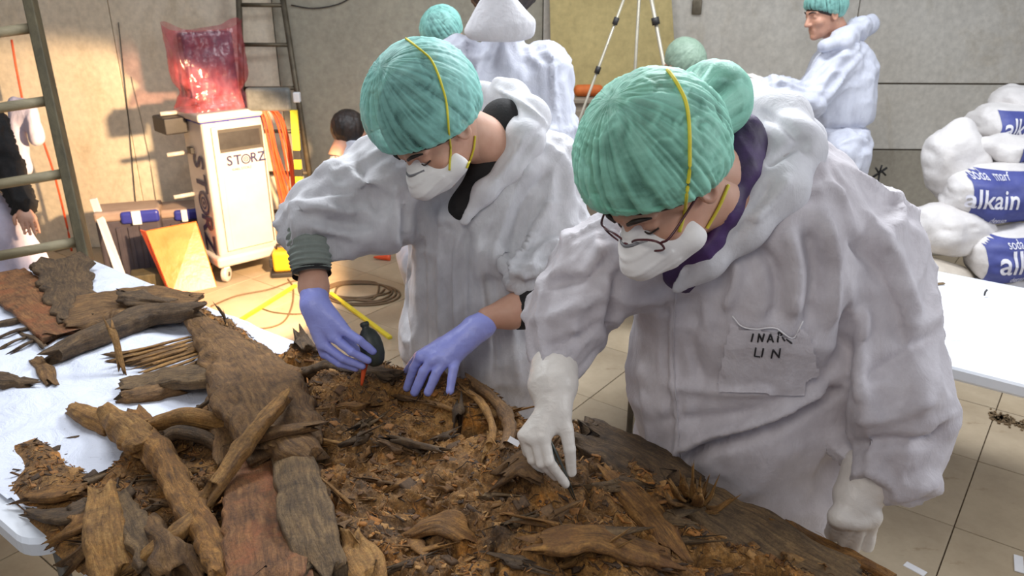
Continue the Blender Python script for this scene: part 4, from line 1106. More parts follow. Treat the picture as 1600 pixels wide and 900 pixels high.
# ------------------------------------------------------------------ people: materials
def m_coat(name, c1, c2, dark=srgb(150, 146, 152), amt=.35, sc=3.2):
    s = NT(name)
    c = s.ramp(s.noise(30, 5, .7, s.mapping((1, 1, .6))), [(.3, c1), (.7, c2)])
    thin = s.ramp(s.noise(sc, 4, .6, None, .6), [(.50, (0, 0, 0)), (.68, (1, 1, 1))])
    c = s.mix(s.math('MULTIPLY', thin, amt), c, dark)
    s.set(Base_Color=c, Roughness=.62, Sheen_Weight=.15)
    w = s.noise(16, 5, .62, s.mapping((1, 1, .5)), 1.2)
    b = s.bump(s.voro(9, s.mix(.12, s.mapping((1, 1, .55)), s.n('ShaderNodeTexNoise').outputs['Color'])), .16, .02); b = s.bump(w, .35, .010, b); b = s.bump(s.noise(240, 2), .15, .001, b); b = s.bump(s.noise(48, 4, .6, None, .8), .25, .004, b)
    s.lk(b, s.b.inputs['Normal'])
    tl = s.n('ShaderNodeBsdfTranslucent'); s.lk(c, tl.inputs[0]); s.lk(b, tl.inputs['Normal'])
    mx = s.n('ShaderNodeMixShader'); mx.inputs[0].default_value = .16
    s.lk(s.b.outputs[0], mx.inputs[1]); s.lk(tl.outputs[0], mx.inputs[2]); s.lk(mx.outputs[0], s.out.inputs[0])
    return s.m
M_COATA = m_coat('white coverall cloth', srgb(206, 206, 210), srgb(222, 222, 226))
M_COATB = m_coat('white violet coverall cloth', srgb(208, 203, 208), srgb(224, 220, 225), srgb(160, 150, 154), .4)
M_COATBG = m_coat('blue white coverall cloth', srgb(196, 200, 214), srgb(212, 216, 228), srgb(160, 160, 176), .3)
M_HOOD = m_coat('hood cloth', srgb(222, 222, 226), srgb(234, 234, 238), srgb(196, 194, 200), .3)
def m_skin(name, c1, c2):
    s = NT(name); s.set(Base_Color=s.ramp(s.noise(14, 4, .6), [(.3, c1), (.7, c2)]), Roughness=.5, Normal=s.bump(s.noise(160, 3), .15, .001))
    s.b.inputs['Subsurface Weight'].default_value = .12; s.b.inputs['Subsurface Radius'].default_value = (.02, .008, .004); s.b.inputs['Subsurface Scale'].default_value = .4
    return s.m
M_SKIN = m_skin('skin', srgb(196, 146, 122), srgb(212, 166, 142))
M_SKIND = m_skin('tanned skin', srgb(182, 132, 108), srgb(200, 152, 128))
M_HAIR = mat('dark hair', srgb(30, 24, 22), srgb(56, 44, 38), 40, .5, bump=.5, bscale=90, stretch=(1, 1, .2))
M_LIP = mat('lips', srgb(168, 92, 84), rough=.5)
M_MASK = mat('white mask felt', srgb(226, 224, 222), srgb(238, 236, 234), 6, .75, bump=.15, bscale=120)
M_STRAP = mat('yellow elastic', srgb(206, 194, 44), srgb(222, 208, 66), 20, .55)
def m_glove(name, c1, c2, rough=.38):
    s = NT(name); s.set(Base_Color=s.ramp(s.noise(12, 3), [(.3, c1), (.7, c2)]), Roughness=rough)
    w = s.noise(38, 4, .6, s.mapping((1, 1, 1)), 1.5); s.set(Normal=s.bump(w, .35, .004)); return s.m
M_GBLUE = m_glove('blue violet nitrile', srgb(150, 157, 234), srgb(168, 175, 244))
M_GWHITE = m_glove('white latex', srgb(214, 208, 200), srgb(226, 220, 212), .42)
M_BLACK = mat('black knit', srgb(22, 21, 22), srgb(36, 33, 33), 30, .85, bump=.4, bscale=160)
M_PURPLE = mat('dark purple jacket', srgb(46, 30, 62), srgb(76, 48, 104), 9, .55, bump=.4, bscale=60)
M_SWEAT = mat('grey green knit', srgb(122, 130, 124), srgb(140, 148, 140), 14, .85, bump=.4, bscale=180)
M_SHOE = mat('dark shoes', srgb(40, 38, 40), rough=.6)
def m_cap(name, c1, c2, alpha=(.22, .84)):
    s = NT(name)
    pl = s.attr('pleat')
    n = s.noise(60, 4, .7)
    c = s.ramp(s.math('ADD', s.math('MULTIPLY', pl, .7), s.math('MULTIPLY', n, .4)), [(.25, c1), (.75, c2)])
    s.set(Base_Color=c, Roughness=.5, Normal=s.bump(s.noise(90, 4, .7, None, 1.), .4, .003))
    tr = s.n('ShaderNodeBsdfTransparent'); tr.inputs[0].default_value = (.78, 1, .93, 1)
    mx = s.n('ShaderNodeMixShader')
    lw = s.n('ShaderNodeLayerWeight'); lw.inputs[0].default_value = .35
    f = s.math('ADD', s.math('MULTIPLY', pl, .62), s.math('MULTIPLY', s.noise(14, 5, .7), .28)); f = s.math('ADD', f, s.math('MULTIPLY', lw.outputs['Facing'], .45))
    s.lk(s.ramp(f, [(.32, (alpha[0],)*3), (.95, (alpha[1],)*3)]), mx.inputs[0])
    s.lk(tr.outputs[0], mx.inputs[1]); s.lk(s.b.outputs[0], mx.inputs[2]); s.lk(mx.outputs[0], s.out.inputs[0])
    return s.m
M_CAP = m_cap('green cap film', srgb(48, 104, 106), srgb(150, 214, 204))
M_CAPB = m_cap('pale green cap film', srgb(66, 126, 106), srgb(152, 220, 196), (.30, .95))

# ------------------------------------------------------------------ heads
def hframe(fwd, up_):
    f = nrm(A3(*fwd)); r = nrm(np.cross(f, A3(*up_))); return np.column_stack([r, f, np.cross(r, f)])
def head_sdf(P, detail=True):
    d = ell(P, (0, -.012, .032), (.074, .093, .085))
    d = smin(d, ell(P, (0, .022, -.028), (.062, .072, .070)), .03)
    d = smin(d, ell(P, (0, .045, -.080), (.042, .042, .034)), .03)
    d = smin(d, ell(P, (0, .078, -.098), (.020, .018, .016)), .02)            # chin
    d = smin(d, cap(P, (0, .088, .016), (0, .112, -.026), .008, .0125), .014)  # nose
    for sx in (-1, 1):
        d = smin(d, ell(P, (sx*.011, .101, -.030), (.009, .010, .008)), .008)
        d = smin(d, cap(P, (sx*.012, .090, .030), (sx*.046, .074, .026), .008, .007), .014)    # brow
        d = smin(d, ell(P, (sx*.040, .066, -.022), (.022, .018, .018)), .02)   # cheek
        d = smax(d, -ell(P, (sx*.031, .097, .010), (.017, .014, .011)), .010)  # socket
        d = smin(d, ell(P, (sx*.031, .074, .009), (.0145, .0145, .0125)), .004) # closed lid over the eye
        d = smin(d, cap(P, (sx*.018, .0885, .002), (sx*.043, .080, .003), .0018, .0016), .003)
        e = ell(P, (sx*.078, -.006, -.008), (.010, .019, .031)); e = smax(e, -ell(P, (sx*.086, -.001, -.006), (.007, .011, .020)), .004)
        d = smin(d, e, .006)
    d = smin(d, cap(P, (-.020, .084, -.062), (.020, .084, -.062), .0065, .0065), .006)
    d = smin(d, cap(P, (-.016, .084, -.073), (.016, .084, -.073), .007, .007), .006)
    d = smax(d, -cap(P, (-.022, .097, -.0675), (.022, .097, -.0675), .0035, .0035), .003)
    d = smin(d, cap(P, (0, -.03, -.06), (0, -.055, -.16), .056, .058), .03)
    return d
_hV, _hQ = nets(lambda P: head_sdf(P), (-.11, -.13, -.17), (.11, .14, .13), .0032)
_hV = relax(_hV, _hQ, 1, .4)
def CAPR(dr, rad, cen, bun=None):
    """distance from cen to the cap surface along unit directions"""
    r = 1 / np.linalg.norm(dr / np.asarray(rad), axis=1)
    if bun is not None:
        bc_, br = np.asarray(bun[0]) - np.asarray(cen), bun[1]
        b = dr @ bc_; disc = b*b - (bc_ @ bc_ - br*br)
        rb = np.where(disc > 0, b + np.sqrt(np.maximum(disc, 0)), 0)
        r = smax(r, rb, .045)
    return r
def make_cap(M, c, s, parent, material, rad=(.100, .122, .112), cen=(0, -.018, .048), bun=None, plane=(.052, .60), seed=0., nA=220, nE=80, label=None, pl_amp=.0045, nm='cap'):
    cen = np.array(cen)
    ph = np.linspace(0, 2*PI, nA, endpoint=False)
    th = np.linspace(0.0, 2.6, 260)
    V = []; PL = []
    D = np.stack([np.outer(np.sin(th), np.sin(ph)), np.outer(np.sin(th), np.cos(ph)), np.outer(np.cos(th), np.ones(nA))], -1)
    Rr = CAPR(D.reshape(-1, 3), rad, cen, bun).reshape(len(th), nA)
    Pp = cen + D * Rr[..., None]
    f = Pp[..., 2] - (plane[0] + (Pp[..., 1] - .10) * plane[1])
    hem = np.array([th[np.argmax(f[:, k] < 0)] if (f[:, k] < 0).any() else 2.5 for k in range(nA)])
    kern = np.ones(9)/9; hem = np.convolve(np.concatenate([hem[-4:], hem, hem[:4]]), kern, 'valid')
    for j in range(nE + 4):
        u = min(j / (nE - 1), 1.); t = hem * u
        d = np.stack([np.sin(t)*np.sin(ph), np.sin(t)*np.cos(ph), np.cos(t)], -1)
        r = CAPR(d, rad, cen, bun)
        q3 = np.column_stack([np.cos(ph)*5.5, np.sin(ph)*5.5, np.full(nA, u*1.6 + seed)])
        pl = np.clip(ridge(q3 * A3(2.2, 2.2, .9), 3) + .15, -1, 1); pl2 = ridge(d*3.2 + fbm(d*3+seed, 2)[:, None]*1.2 + seed, 3)
        k = np.clip(u*1.5, 0, 1)
        r = r + (pl*k + pl2*.6) * pl_amp
        r = r * (1 - .10*np.clip((u - .86)/.14, 0, 1)**2)
        if j >= nE: r = r * (1 - .035*(j - nE + 1)) - .002; 
        V.append(cen + d*r[:, None]); PL.append(np.clip(.5 + .35*pl*k + .25*pl2, 0, 1) + (.35 if u > .985 else 0))
    V = np.concatenate(V); n2 = nE + 4
    F = np.array([(j*nA+i, (j+1)*nA+i, (j+1)*nA+(i+1) % nA, j*nA+(i+1) % nA) for j in range(n2-1) for i in range(nA)])
    Vw = V*s @ M.T + c
    o = obj(nm, Vw, F, material, parent, attrs={'pleat': np.concatenate(PL)}, label=label)
    return o, Vw, F
def make_hair(M, c, s, parent, rad=(.081, .100, .092), cen=(0, -.014, .034), plane=(.045, .62), nm='hair'):
    V, Q = nets(lambda P: smax(ell(P, cen, rad) + fbm(P*A3(60, 60, 60), 2)*.003, -(P[:, 2] - (plane[0] + (P[:, 1] - .10)*plane[1])), .008), (-.13, -.16, -.12), (.13, .14, .16), .005)
    return obj(nm, V*s @ M.T + c, Q, M_HAIR, parent)
def to_w(V, M, c, s): return np.asarray(V)*s @ M.T + c
def make_mask(M, c, s, parent):
    def f(P):
        o = ell(P, (0, .058, -.052), (.063, .070, .056)); o = smin(o, cap(P, (0, .088, .0), (0, .124, -.045), .014, .026), .03)
        o = smin(o, cap(P, (-.058, .05, -.062), (.058, .05, -.062), .016, .016), .03)
        i = ell(P, (0, .052, -.052), (.060, .066, .053))
        d = smax(o, -i, .003); d = smax(d, .034 - P[:, 1], .004)
        return d - .0015 * (np.sin(P[:, 2]*260) > .8) * (P[:, 1] > .09)
    V, Q = nets(f, (-.085, .02, -.13), (.085, .165, .03), .003)
    V = relax(V, Q, 1, .4)
    o = obj('face_mask', to_w(V, M, c, s), Q, M_MASK, parent)
    V, F = tube([(-.028, .098, -.010), (-.012, .114, -.004), (0, .119, -.003), (.012, .114, -.004), (.028, .098, -.010)], .0028, 6, steps=16)
    obj('nose_clip', to_w(V, M, c, s), F, mat('nose clip', srgb(120, 120, 124), rough=.4), o)
    return o, to_w(np.zeros((0, 3)), M, c, s)
def brows(M, c, s, parent, lash=True):
    for sx in (-1, 1):
        V, F = tube([(sx*.013, .0975, .028), (sx*.030, .0925, .034), (sx*.049, .078, .028)], [.0035, .0042, .0018], 8, steps=12); obj('eyebrow', to_w(V, M, c, s), F, M_HAIR, parent)
        if lash:
            V, F = tube([(sx*.017, .088, .0015), (sx*.031, .0895, -.0025), (sx*.045, .079, .001)], .0016, 6, steps=12); obj('eyelashes', to_w(V, M, c, s), F, M_HAIR, parent)

# ------------------------------------------------------------------ cloth shaping
def fold_disp(V, N, limbs, seed=0.):
    """limbs: (a, b, amp_long, amp_ring); folds follow the nearest limb"""
    best = np.full(len(V), 1e9); out = np.zeros(len(V)); wsum = np.zeros(len(V))
    for a, b, al, ar in limbs:
        a = np.asarray(a); b = np.asarray(b); ba = b - a; L = np.linalg.norm(ba); ax = ba / L
        w = V - a; t = np.clip(w @ ax, -.1, L + .1); tc = np.clip(t, 0, L); q = w - np.outer(tc, ax); dist = np.linalg.norm(q, axis=1) + 1e-6
        dr = q / dist[:, None]
        wt = np.exp(-dist*28)
        wp_ = fbm(V*7 + seed, 2)
        lon = np.clip(ridge(np.column_stack([dr[:, 0]*2.3 + wp_*.45, dr[:, 1]*2.3, dr[:, 2]*2.3 + t*1.5 + seed]), 1) + .35, 0, 1.3)**1.6 * 1.5 - .5 + .35*ridge(np.column_stack([dr[:, 0]*5 + wp_*.4, dr[:, 1]*5, dr[:, 2]*5 + t*2.2 + seed]), 1)
        rin = np.clip(ridge(np.column_stack([dr[:, 0]*1.5 + t*6 + wp_*.7, dr[:, 1]*1.5 + seed, dr[:, 2]*1.5 + t*3]), 1) + .3, 0, 1.3)**1.6 * 1.4 - .4
        out += wt * (lon*al + rin*ar); wsum += wt
    return N * (1.0 * out / (wsum + 1e-9))[:, None]
def crease(V, N, pl, amp, w, Q=None):
    """raise (amp>0) or sink a smooth fold along a 3D polyline"""
    pl = spline(pl, 40) if len(pl) > 2 else np.asarray(pl)
    d = np.full(len(V), 1e9); u = np.zeros(len(V)); n = len(pl) - 1
    for i in range(n):
        a, b = pl[i], pl[i+1]; e = b - a; t = np.clip(((V - a) @ e) / (e @ e + 1e-12), 0, 1)
        dd = np.linalg.norm(V - a - t[:, None]*e, axis=1); m = dd < d; d[m] = dd[m]; u[m] = (i + t[m]) / n
    k = np.exp(-(d/w)**2) * np.clip(np.sin(np.clip(u, .02, .98)*PI)*2.2, 0, 1)
    return V + N * (amp*k)[:, None]
def px_creases(V, Q, items):
    """items: (picture polyline, amp, width): found on the cloth itself"""
    bv_ = bvh_of(V, Q); N = vnormals(V, Q)
    res = []
    for pl, amp, w in items:
        P = []
        if len(pl) > 1:
            pp = spline([(x, y, 0) for x, y in pl], 14)
            for x, y, _ in pp:
                h = shoot(bv_, x, y)
                if h is not None: P.append(h)
        if len(P) > 2: res.append((np.array(P), amp, w))
    for P, amp, w in res: V = crease(V, N, P, amp*1.45, w*.85)
    return V
def coat_mesh(f, lo, hi, h, limbs, creases=(), seed=0., it=2):
    V, Q = nets(f, lo, hi, h)
    V = relax(V, Q, it, .5)
    N = vnormals(V, Q)
    V = V + fold_disp(V, N, limbs, seed)
    V = relax(V, Q, 1, .35)
    if creases: V = px_creases(V, Q, creases); V = relax(V, Q, 1, .25)
    return V, Q
def glove(name, parent, m, palm, fingers, wrist, cuff=None, h=.0024, k=.010, label=None, extra=None):
    """palm: list of (a, b, ra, rb); fingers: list of (points, r0, r1)"""
    def f(P):
        d = None
        for a, b, ra, rb in palm:
            e = cap(P, a, b, ra, rb); d = e if d is None else smin(d, e, k*1.6)
        if wrist: 
            for a, b, ra, rb in wrist: d = smin(d, cap(P, a, b, ra, rb), .012)
        for pts, r0, r1 in fingers:
            n = len(pts) - 1; e = None
            for i in range(n):
                c = cap(P, pts[i], pts[i+1], r0 + (r1-r0)*i/n, r0 + (r1-r0)*(i+1)/n); e = c if e is None else smin(e, c, .003)
            d = smin(d, e, .0045)
        if extra: d = extra(P, d)
        return d
    pts = [p for q in palm for p in q[:2]] + [p for q in fingers for p in q[0]] + [p for q in (wrist or []) for p in q[:2]]
    V, Q = bake(f, pts, h, .055)
    V = relax(V, Q, 1, .4); N = vnormals(V, Q)
    V = V + N * (ridge(V*55, 2)*.0007 + fbm(V*22, 2)*.0012)[:, None]
    return obj(name, V, Q, m, parent, label=label)
def skin_body(parent, M, c, s, limbs, m, label=None):
    """one continuous body mesh: head, neck, trunk and limbs (mostly under the clothes)"""
    def f(P):
        d = None
        for a, b, ra, rb in limbs:
            e = cap(P, a, b, ra, rb); d = e if d is None else smin(d, e, .03)
        return d
    V, Q = bake(f, [p for l in limbs for p in l[:2]], .009, .14)
    Vh = to_w(_hV, M, c, s)
    return obj('body', np.concatenate([Vh, V]), np.concatenate([_hQ, Q + len(Vh)]), m, parent, label=label)
def strap(parent, hits, m, r=.0028, w=.0045, mirror=None, nm='mask_strap'):
    V, F = tube(hits, r, 6, steps=40, rz=r)
    return obj(nm, V, F, m, parent)
def strap_px(parent, px, bvs, M, c, s, mirror=True, w=.0026, off=.003):
    P = []
    for x, y, _ in spline([(x, y, 0) for x, y in px], 16):
        best = None
        for b in bvs:
            h = shoot(b, x, y, off)
            if h is not None and (best is None or (h-CP) @ FW < (best-CP) @ FW): best = h
        if best is not None: P.append(best)
    P = np.array(P)
    if mirror:
        L = (P - c) @ M / s; L2 = L[::-1] * A3(-1, 1, 1)
        mid = (L[-1] + L2[0])/2 if False else None
        full = np.vstack([L, L2] if abs(L[-1][0]) < abs(L[0][0]) else [L2, L])
        P = to_w(full, M, c, s)
    V, F = tube(P, w, 6, steps=60)
    return obj('mask_strap', V, F, M_STRAP, parent)
# ================================================================== person A: left of the two in front
def legs_for(hip, side, fwd, sep=.10):
    L = []
    for s_ in (-1, 1):
        h_ = hip + side*s_*sep; k_ = h_*A3(1, 1, 0) + A3(0, 0, .48) + fwd*.02; f_ = h_*A3(1, 1, 0) + A3(0, 0, .09)
        L.append((h_, k_, f_))
    return L
def shoes(parent, legs, fwd):
    for h_, k_, f_ in legs:
        c = f_*A3(1, 1, 0)
        V, Q = nets(lambda P: smax(smin(cap(P, c + A3(0, 0, .045) - fwd*.04, c + fwd*.13 + A3(0, 0, .035), .045, .038), cap(P, c + A3(0, 0, .05), c + A3(0, 0, .1), .045, .045), .02), -(P[:, 2] - .001), .004),
                    c - .22 + A3(0, 0, .2), c + .22, .008)
        obj('shoe', V, Q, M_SHOE, parent)
hipA = at(750, 555, 2.26); footA = hipA * A3(1, 1, 0)
PA = thing('person', 'person with blue gloves and green cap, bending over the table in white coverall', 'person', footA)
sA = 1.10
MA = hframe((-.42, -.48, -.77), (-.56, -.52, .64))
cA = at(677, 197, 1.85)
fA = nrm(A3(-.5, -.85, 0)); sideA = nrm(A3(.85, -.45, 0))
nkA = at(792, 235, 2.02); chA = at(738, 350, 2.12); waA = at(742, 470, 2.20)
shRA, elRA, wrRA = at(612, 268, 2.04), at(486, 352, 2.00), at(490, 448, 1.94)
shLA, elLA, wrLA = at(850, 272, 2.08), at(856, 436, 2.06), at(762, 497, 1.95)
legsA = legs_for(hipA, sideA, fA)
sqA = (fA, .68)
def coatA(P):
    d = chain(P, [(nkA, .085), (chA, .165), (waA, .175), (hipA, .205)], .06, sqA)
    d = smin(d, cap(P, (shRA + nkA)/2, shRA, .07, .082), .06)
    d = smin(d, cap(P, (shLA + nkA)/2, shLA, .07, .082), .06)
    d = smin(d, chain(P, [(shRA, .086), (at(545, 300, 2.02), .080), (at(500, 340, 2.0), .078), (at(487, 352, 1.99), .070)], .03), .045)
    d = smin(d, cap(P, at(602, 342, 2.06), at(538, 356, 2.02), .088, .060), .05)
    d = smin(d, chain(P, [(shLA, .086), (at(862, 350, 2.08), .078), (at(846, 420, 2.03), .068), (at(815, 424, 1.97), .038)], .03), .045)
    for h_, k_, f_ in legsA: d = smin(d, chain(P, [(h_, .125), (k_, .095), (f_, .085)], .04), .06)
    d = smin(d, cap(P, hipA, hipA*A3(1, 1, 0) + A3(0, 0, .55), .17, .12, sqA), .05)
    # open neck
    cut = chain(P, [(at(812, 150, 1.96), .080), (at(785, 215, 1.90), .066), (at(748, 270, 1.90), .040), (at(722, 345, 1.93), .005)], .02)
    return smax(d, -cut, .008)
limA = [(nkA, chA, .010, .003), (chA, hipA, .016, .003), (hipA, footA, .010, .002), (shRA, at(545, 300, 2.02), .006, .012), (at(545, 300, 2.02), at(487, 352, 1.99), .005, .014),
        (shLA, at(862, 350, 2.08), .008, .010), (at(862, 350, 2.08), at(815, 424, 1.97), .006, .014)]
crA = [([(722, 345), (712, 420), (716, 520), (722, 600)], .010, .010), ([(732, 350), (726, 430), (728, 560)], -.010, .008),
       ([(620, 280), (618, 380), (616, 480), (614, 590)], .012, .012), ([(632, 300), (634, 400), (636, 560)], -.012, .012),
       ([(840, 240), (800, 300), (775, 380), (770, 430)], .012, .014), ([(868, 260), (820, 320), (795, 410)], -.012, .014), ([(868, 300), (840, 350), (812, 400)], .010, .012),
       ([(600, 290), (560, 300), (500, 300), (462, 310)], -.010, .014), ([(590, 330), (540, 330), (490, 322), (455, 338)], .012, .014), ([(586, 352), (545, 352), (500, 342)], -.010, .010),
       ([(560, 248), (575, 290), (590, 340)], -.009, .010), ([(655, 320), (660, 430), (664, 590)], -.010, .014), ([(690, 310), (688, 430), (690, 590)], .008, .012),
       ([(760, 420), (770, 500), (780, 610)], -.012, .012), ([(795, 440), (800, 520), (812, 610)], .010, .012), ([(560, 372), (520, 362), (480, 352)], .012, .010)]
V, Q = coat_mesh(coatA, (-.75, 1.45, .03), (.48, 2.55, 1.75), .0085, limA, crA, 2.)
coA = obj('coverall', V, Q, M_COATA, PA); bvA = bvh_of(V, Q)
shoes(PA, legsA, fA)
skin_body(PA, MA, cA, sA, [(nkA, chA, .06, .11), (chA, hipA, .11, .13), (cA - MA[:, 1]*.02, nkA, .058, .062), (nkA, shRA - A3(0, 0, .02), .04, .04), (nkA, shLA - A3(0, 0, .02), .04, .04),
     (shRA, elRA, .042, .038), (elRA, wrRA, .038, .031), (wrRA, at(494, 470, 1.93), .031, .028), (shLA, elLA, .042, .038), (elLA, at(800, 488, 1.97), .036, .036), (at(800, 488, 1.97), wrLA, .036, .029)]
     + [(h_, k_, .08, .06) for h_, k_, f_ in legsA] + [(k_, f_, .06, .04) for h_, k_, f_ in legsA], M_SKIN)
# dark shirt under the coverall, hood, sleeves
def shirtA(P):
    d = chain(P, [(nkA + A3(0, 0, .0), .060), (chA, .150), (at(742, 430, 2.18), .15)], .05, sqA)
    d = smin(d, cap(P, nkA, at(786, 190, 2.00), .060, .058), .03)
    d = smin(d, cap(P, at(786, 215, 1.985), at(728, 325, 2.01), .050, .048), .03)
    d = smax(d, -ell(P, cA - MA[:, 2]*.02, (.115, .115, .13)), .01)
    return d
V, Q = nets(shirtA, chA - .32, nkA + .25, .007); V = relax(V, Q, 2)
obj('dark_shirt', V, Q, M_BLACK, PA)
def hoodA(P):
    d = chain(P, [(at(724, 348, 1.965), .008), (at(757, 300, 1.955), .020), (at(798, 264, 1.96), .028), (at(818, 218, 1.96), .044), (at(826, 182, 2.00), .048), (at(800, 152, 2.08), .042), (at(752, 150, 2.15), .030), (at(700, 190, 2.18), .03), (at(650, 235, 2.12), .02)], .03, (nrm(A3(.3, .9, .35)), .75))
    d = smin(d, cap(P, at(800, 142, 2.10), at(778, 128, 2.08), .024, .012), .02)
    return d
V, Q = nets(hoodA, at(650, 235, 2.12) * A3(1, 1, 1) + A3(-.12, -.35, -.35), at(832, 176, 2.06) + A3(.15, .3, .2), .006)
V = relax(V, Q, 2); N = vnormals(V, Q); V = V + N*(ridge(V*A3(4, 4, 4) + 4, 2)*.004)[:, None]
V = px_creases(V, Q, [([(770, 135), (820, 165), (858, 200)], .007, .008), ([(800, 270), (830, 225), (850, 195)], -.006, .008), ([(760, 300), (800, 250), (822, 205)], .006, .008), ([(785, 140), (800, 160), (812, 190)], -.006, .007)])
obj('hood', V, Q, M_HOOD, PA)
V, F = tube([at(481, 345, 1.99), at(482, 372, 1.97), at(485, 405, 1.955), at(486.5, 424, 1.95)], [.044, .052, .050, .046], 40, steps=60)
k_ = np.repeat(np.arange(60), 40); N = V - np.repeat(V.reshape(60, 40, 3).mean(1), 40, 0); V = V + N*(.05*np.sin(k_*1.05) + fbm(V*30)*.06)[:, None]
obj('sweater_sleeve', V, F, M_SWEAT, PA, label='grey-green ribbed knit sleeve')
V, F = tube([at(486.5, 422, 1.95), at(487.5, 430, 1.946)], [.046, .0475], 32, closed_ends=False, steps=6); obj('inner_cuff', V, F, M_BLACK, PA, label='black inner cuff')
V, Q = bake(lambda P: chain(P, [(elLA, .055), (at(838, 470, 2.0), .050), (at(815, 487, 1.98), .046)], .02) + ridge(P*30, 2)*.002, [elLA, at(815, 487, 1.98)], .005, .08)
obj('inner_sleeve', V, Q, M_BLACK, PA, label='black inner sleeve')
# head dress
_, cv, cf = make_cap(MA, cA, sA, PA, M_CAP, rad=(.112, .132, .128), cen=(0, -.022, .050), seed=3., label=None)
make_hair(MA, cA, sA, PA, rad=(.088, .108, .102), cen=(0, -.014, .036))
mkA, _ = make_mask(MA, cA, sA, PA)
brows(MA, cA, sA, PA)
bcap = bvh_of(cv, cf); bhead = bvh_of(to_w(_hV, MA, cA, sA), _hQ); bmask = bvh_of(np.array([v.co[:] for v in mkA.data.vertices]) + np.array(wloc(mkA)), [tuple(p.vertices) for p in mkA.data.polygons])
strap_px(PA, [(702, 266), (703, 236), (700, 200), (694, 150), (676, 100), (655, 78), (640, 66), (634, 62)], [bcap, bhead, bmask], MA, cA, sA, mirror=False)
strap_px(PA, [(728, 262), (738, 235), (741, 212)], [bcap, bhead, bmask], MA, cA, sA, mirror=False)
# right glove with the rubber bulb
D1 = 1.915
g = lambda x, y, d=D1: at(x, y, d)
glove('glove', PA, M_GBLUE,
      palm=[(g(494, 470), g(538, 516, 1.90), .026, .0145), (g(492, 474), g(522, 526, 1.905), .026, .0145), (g(488, 478), g(506, 538, 1.92), .024, .014), (g(486, 480), g(508, 552, 1.94), .022, .013)],
      fingers=[([g(538, 516, 1.90), g(562, 532, 1.885), g(583, 549, 1.90)], .0115, .0088), ([g(522, 527, 1.905), g(550, 550, 1.89), g(575, 563, 1.90)], .0115, .0088),
               ([g(506, 538, 1.92), g(536, 560, 1.905), g(566, 572, 1.915)], .0112, .0085), ([g(506, 552, 1.94), g(530, 568, 1.93), g(556, 576, 1.935)], .0105, .008),
               ([g(512, 500, 1.96), g(540, 530, 1.975), g(566, 556, 1.965)], .013, .010)],
      wrist=[(g(490.5, 461, 1.932), g(492, 480), .0335, .028)], label='blue-violet glove holding the rubber bulb')
bl = thing('rubber_blower', 'dark rubber bulb blower with orange nozzle held in the raised blue glove', 'blower', g(580, 560, 1.925))
bcn = g(580, 540, 1.925); bax = nrm(g(569, 505, 1.925) - g(590, 572, 1.925))
x, y, z = frame_from(bax)
pr = [(.004, -.052), (.012, -.050), (.020, -.042), (.0265, -.025), (.0285, -.005), (.0270, .015), (.0215, .031), (.014, .040), (.0095, .044), (.0088, .048), (.0110, .051), (.0112, .057), (.008, .060)]
V, F = lathe(pr, bcn, bax, 32); obj('bulb', V, F, mat('dark rubber', srgb(44, 50, 44), srgb(60, 66, 60), 20, .45), bl)
nz0 = g(571, 566, 1.93); V, F = tube([nz0, g(568, 582, 1.935), g(565, 602, 1.94)], [.008, .006, .003], 14, steps=10); obj('nozzle', V, F, M_OCAB, bl, label='orange-red nozzle')
# left glove, spread on the remains
D2 = 1.93
tipz = lambda x, y: surf(x, y, .008)
kn = [g(658, 557, 1.915), g(677, 562, 1.902), g(697, 563, 1.902), g(714, 557, 1.915)]
wL = g(742, 515, 1.94)
def fing(k, x, y, lift=.010):
    t = tipz(x, y); m_ = (k + t)/2 + A3(0, 0, .012); return [k, m_, t]
glove('glove', PA, M_GBLUE,
      palm=[(wL, kn[0], .028, .0155), (wL, kn[1], .029, .0165), (wL, kn[2], .029, .0165), (wL, kn[3], .026, .015)],
      fingers=[(fing(kn[0], 636, 606), .0128, .0100), (fing(kn[1], 648, 613), .0132, .0102), (fing(kn[2], 669, 613), .0130, .0100), (fing(kn[3], 703, 611), .0120, .0092),
               ([g(690, 535, 1.94), g(654, 556, 1.93), tipz(633, 582)], .014, .0085)],
      wrist=[(g(755, 508, 1.945), wL, .0325, .027)], label='blue-violet glove resting on the remains')

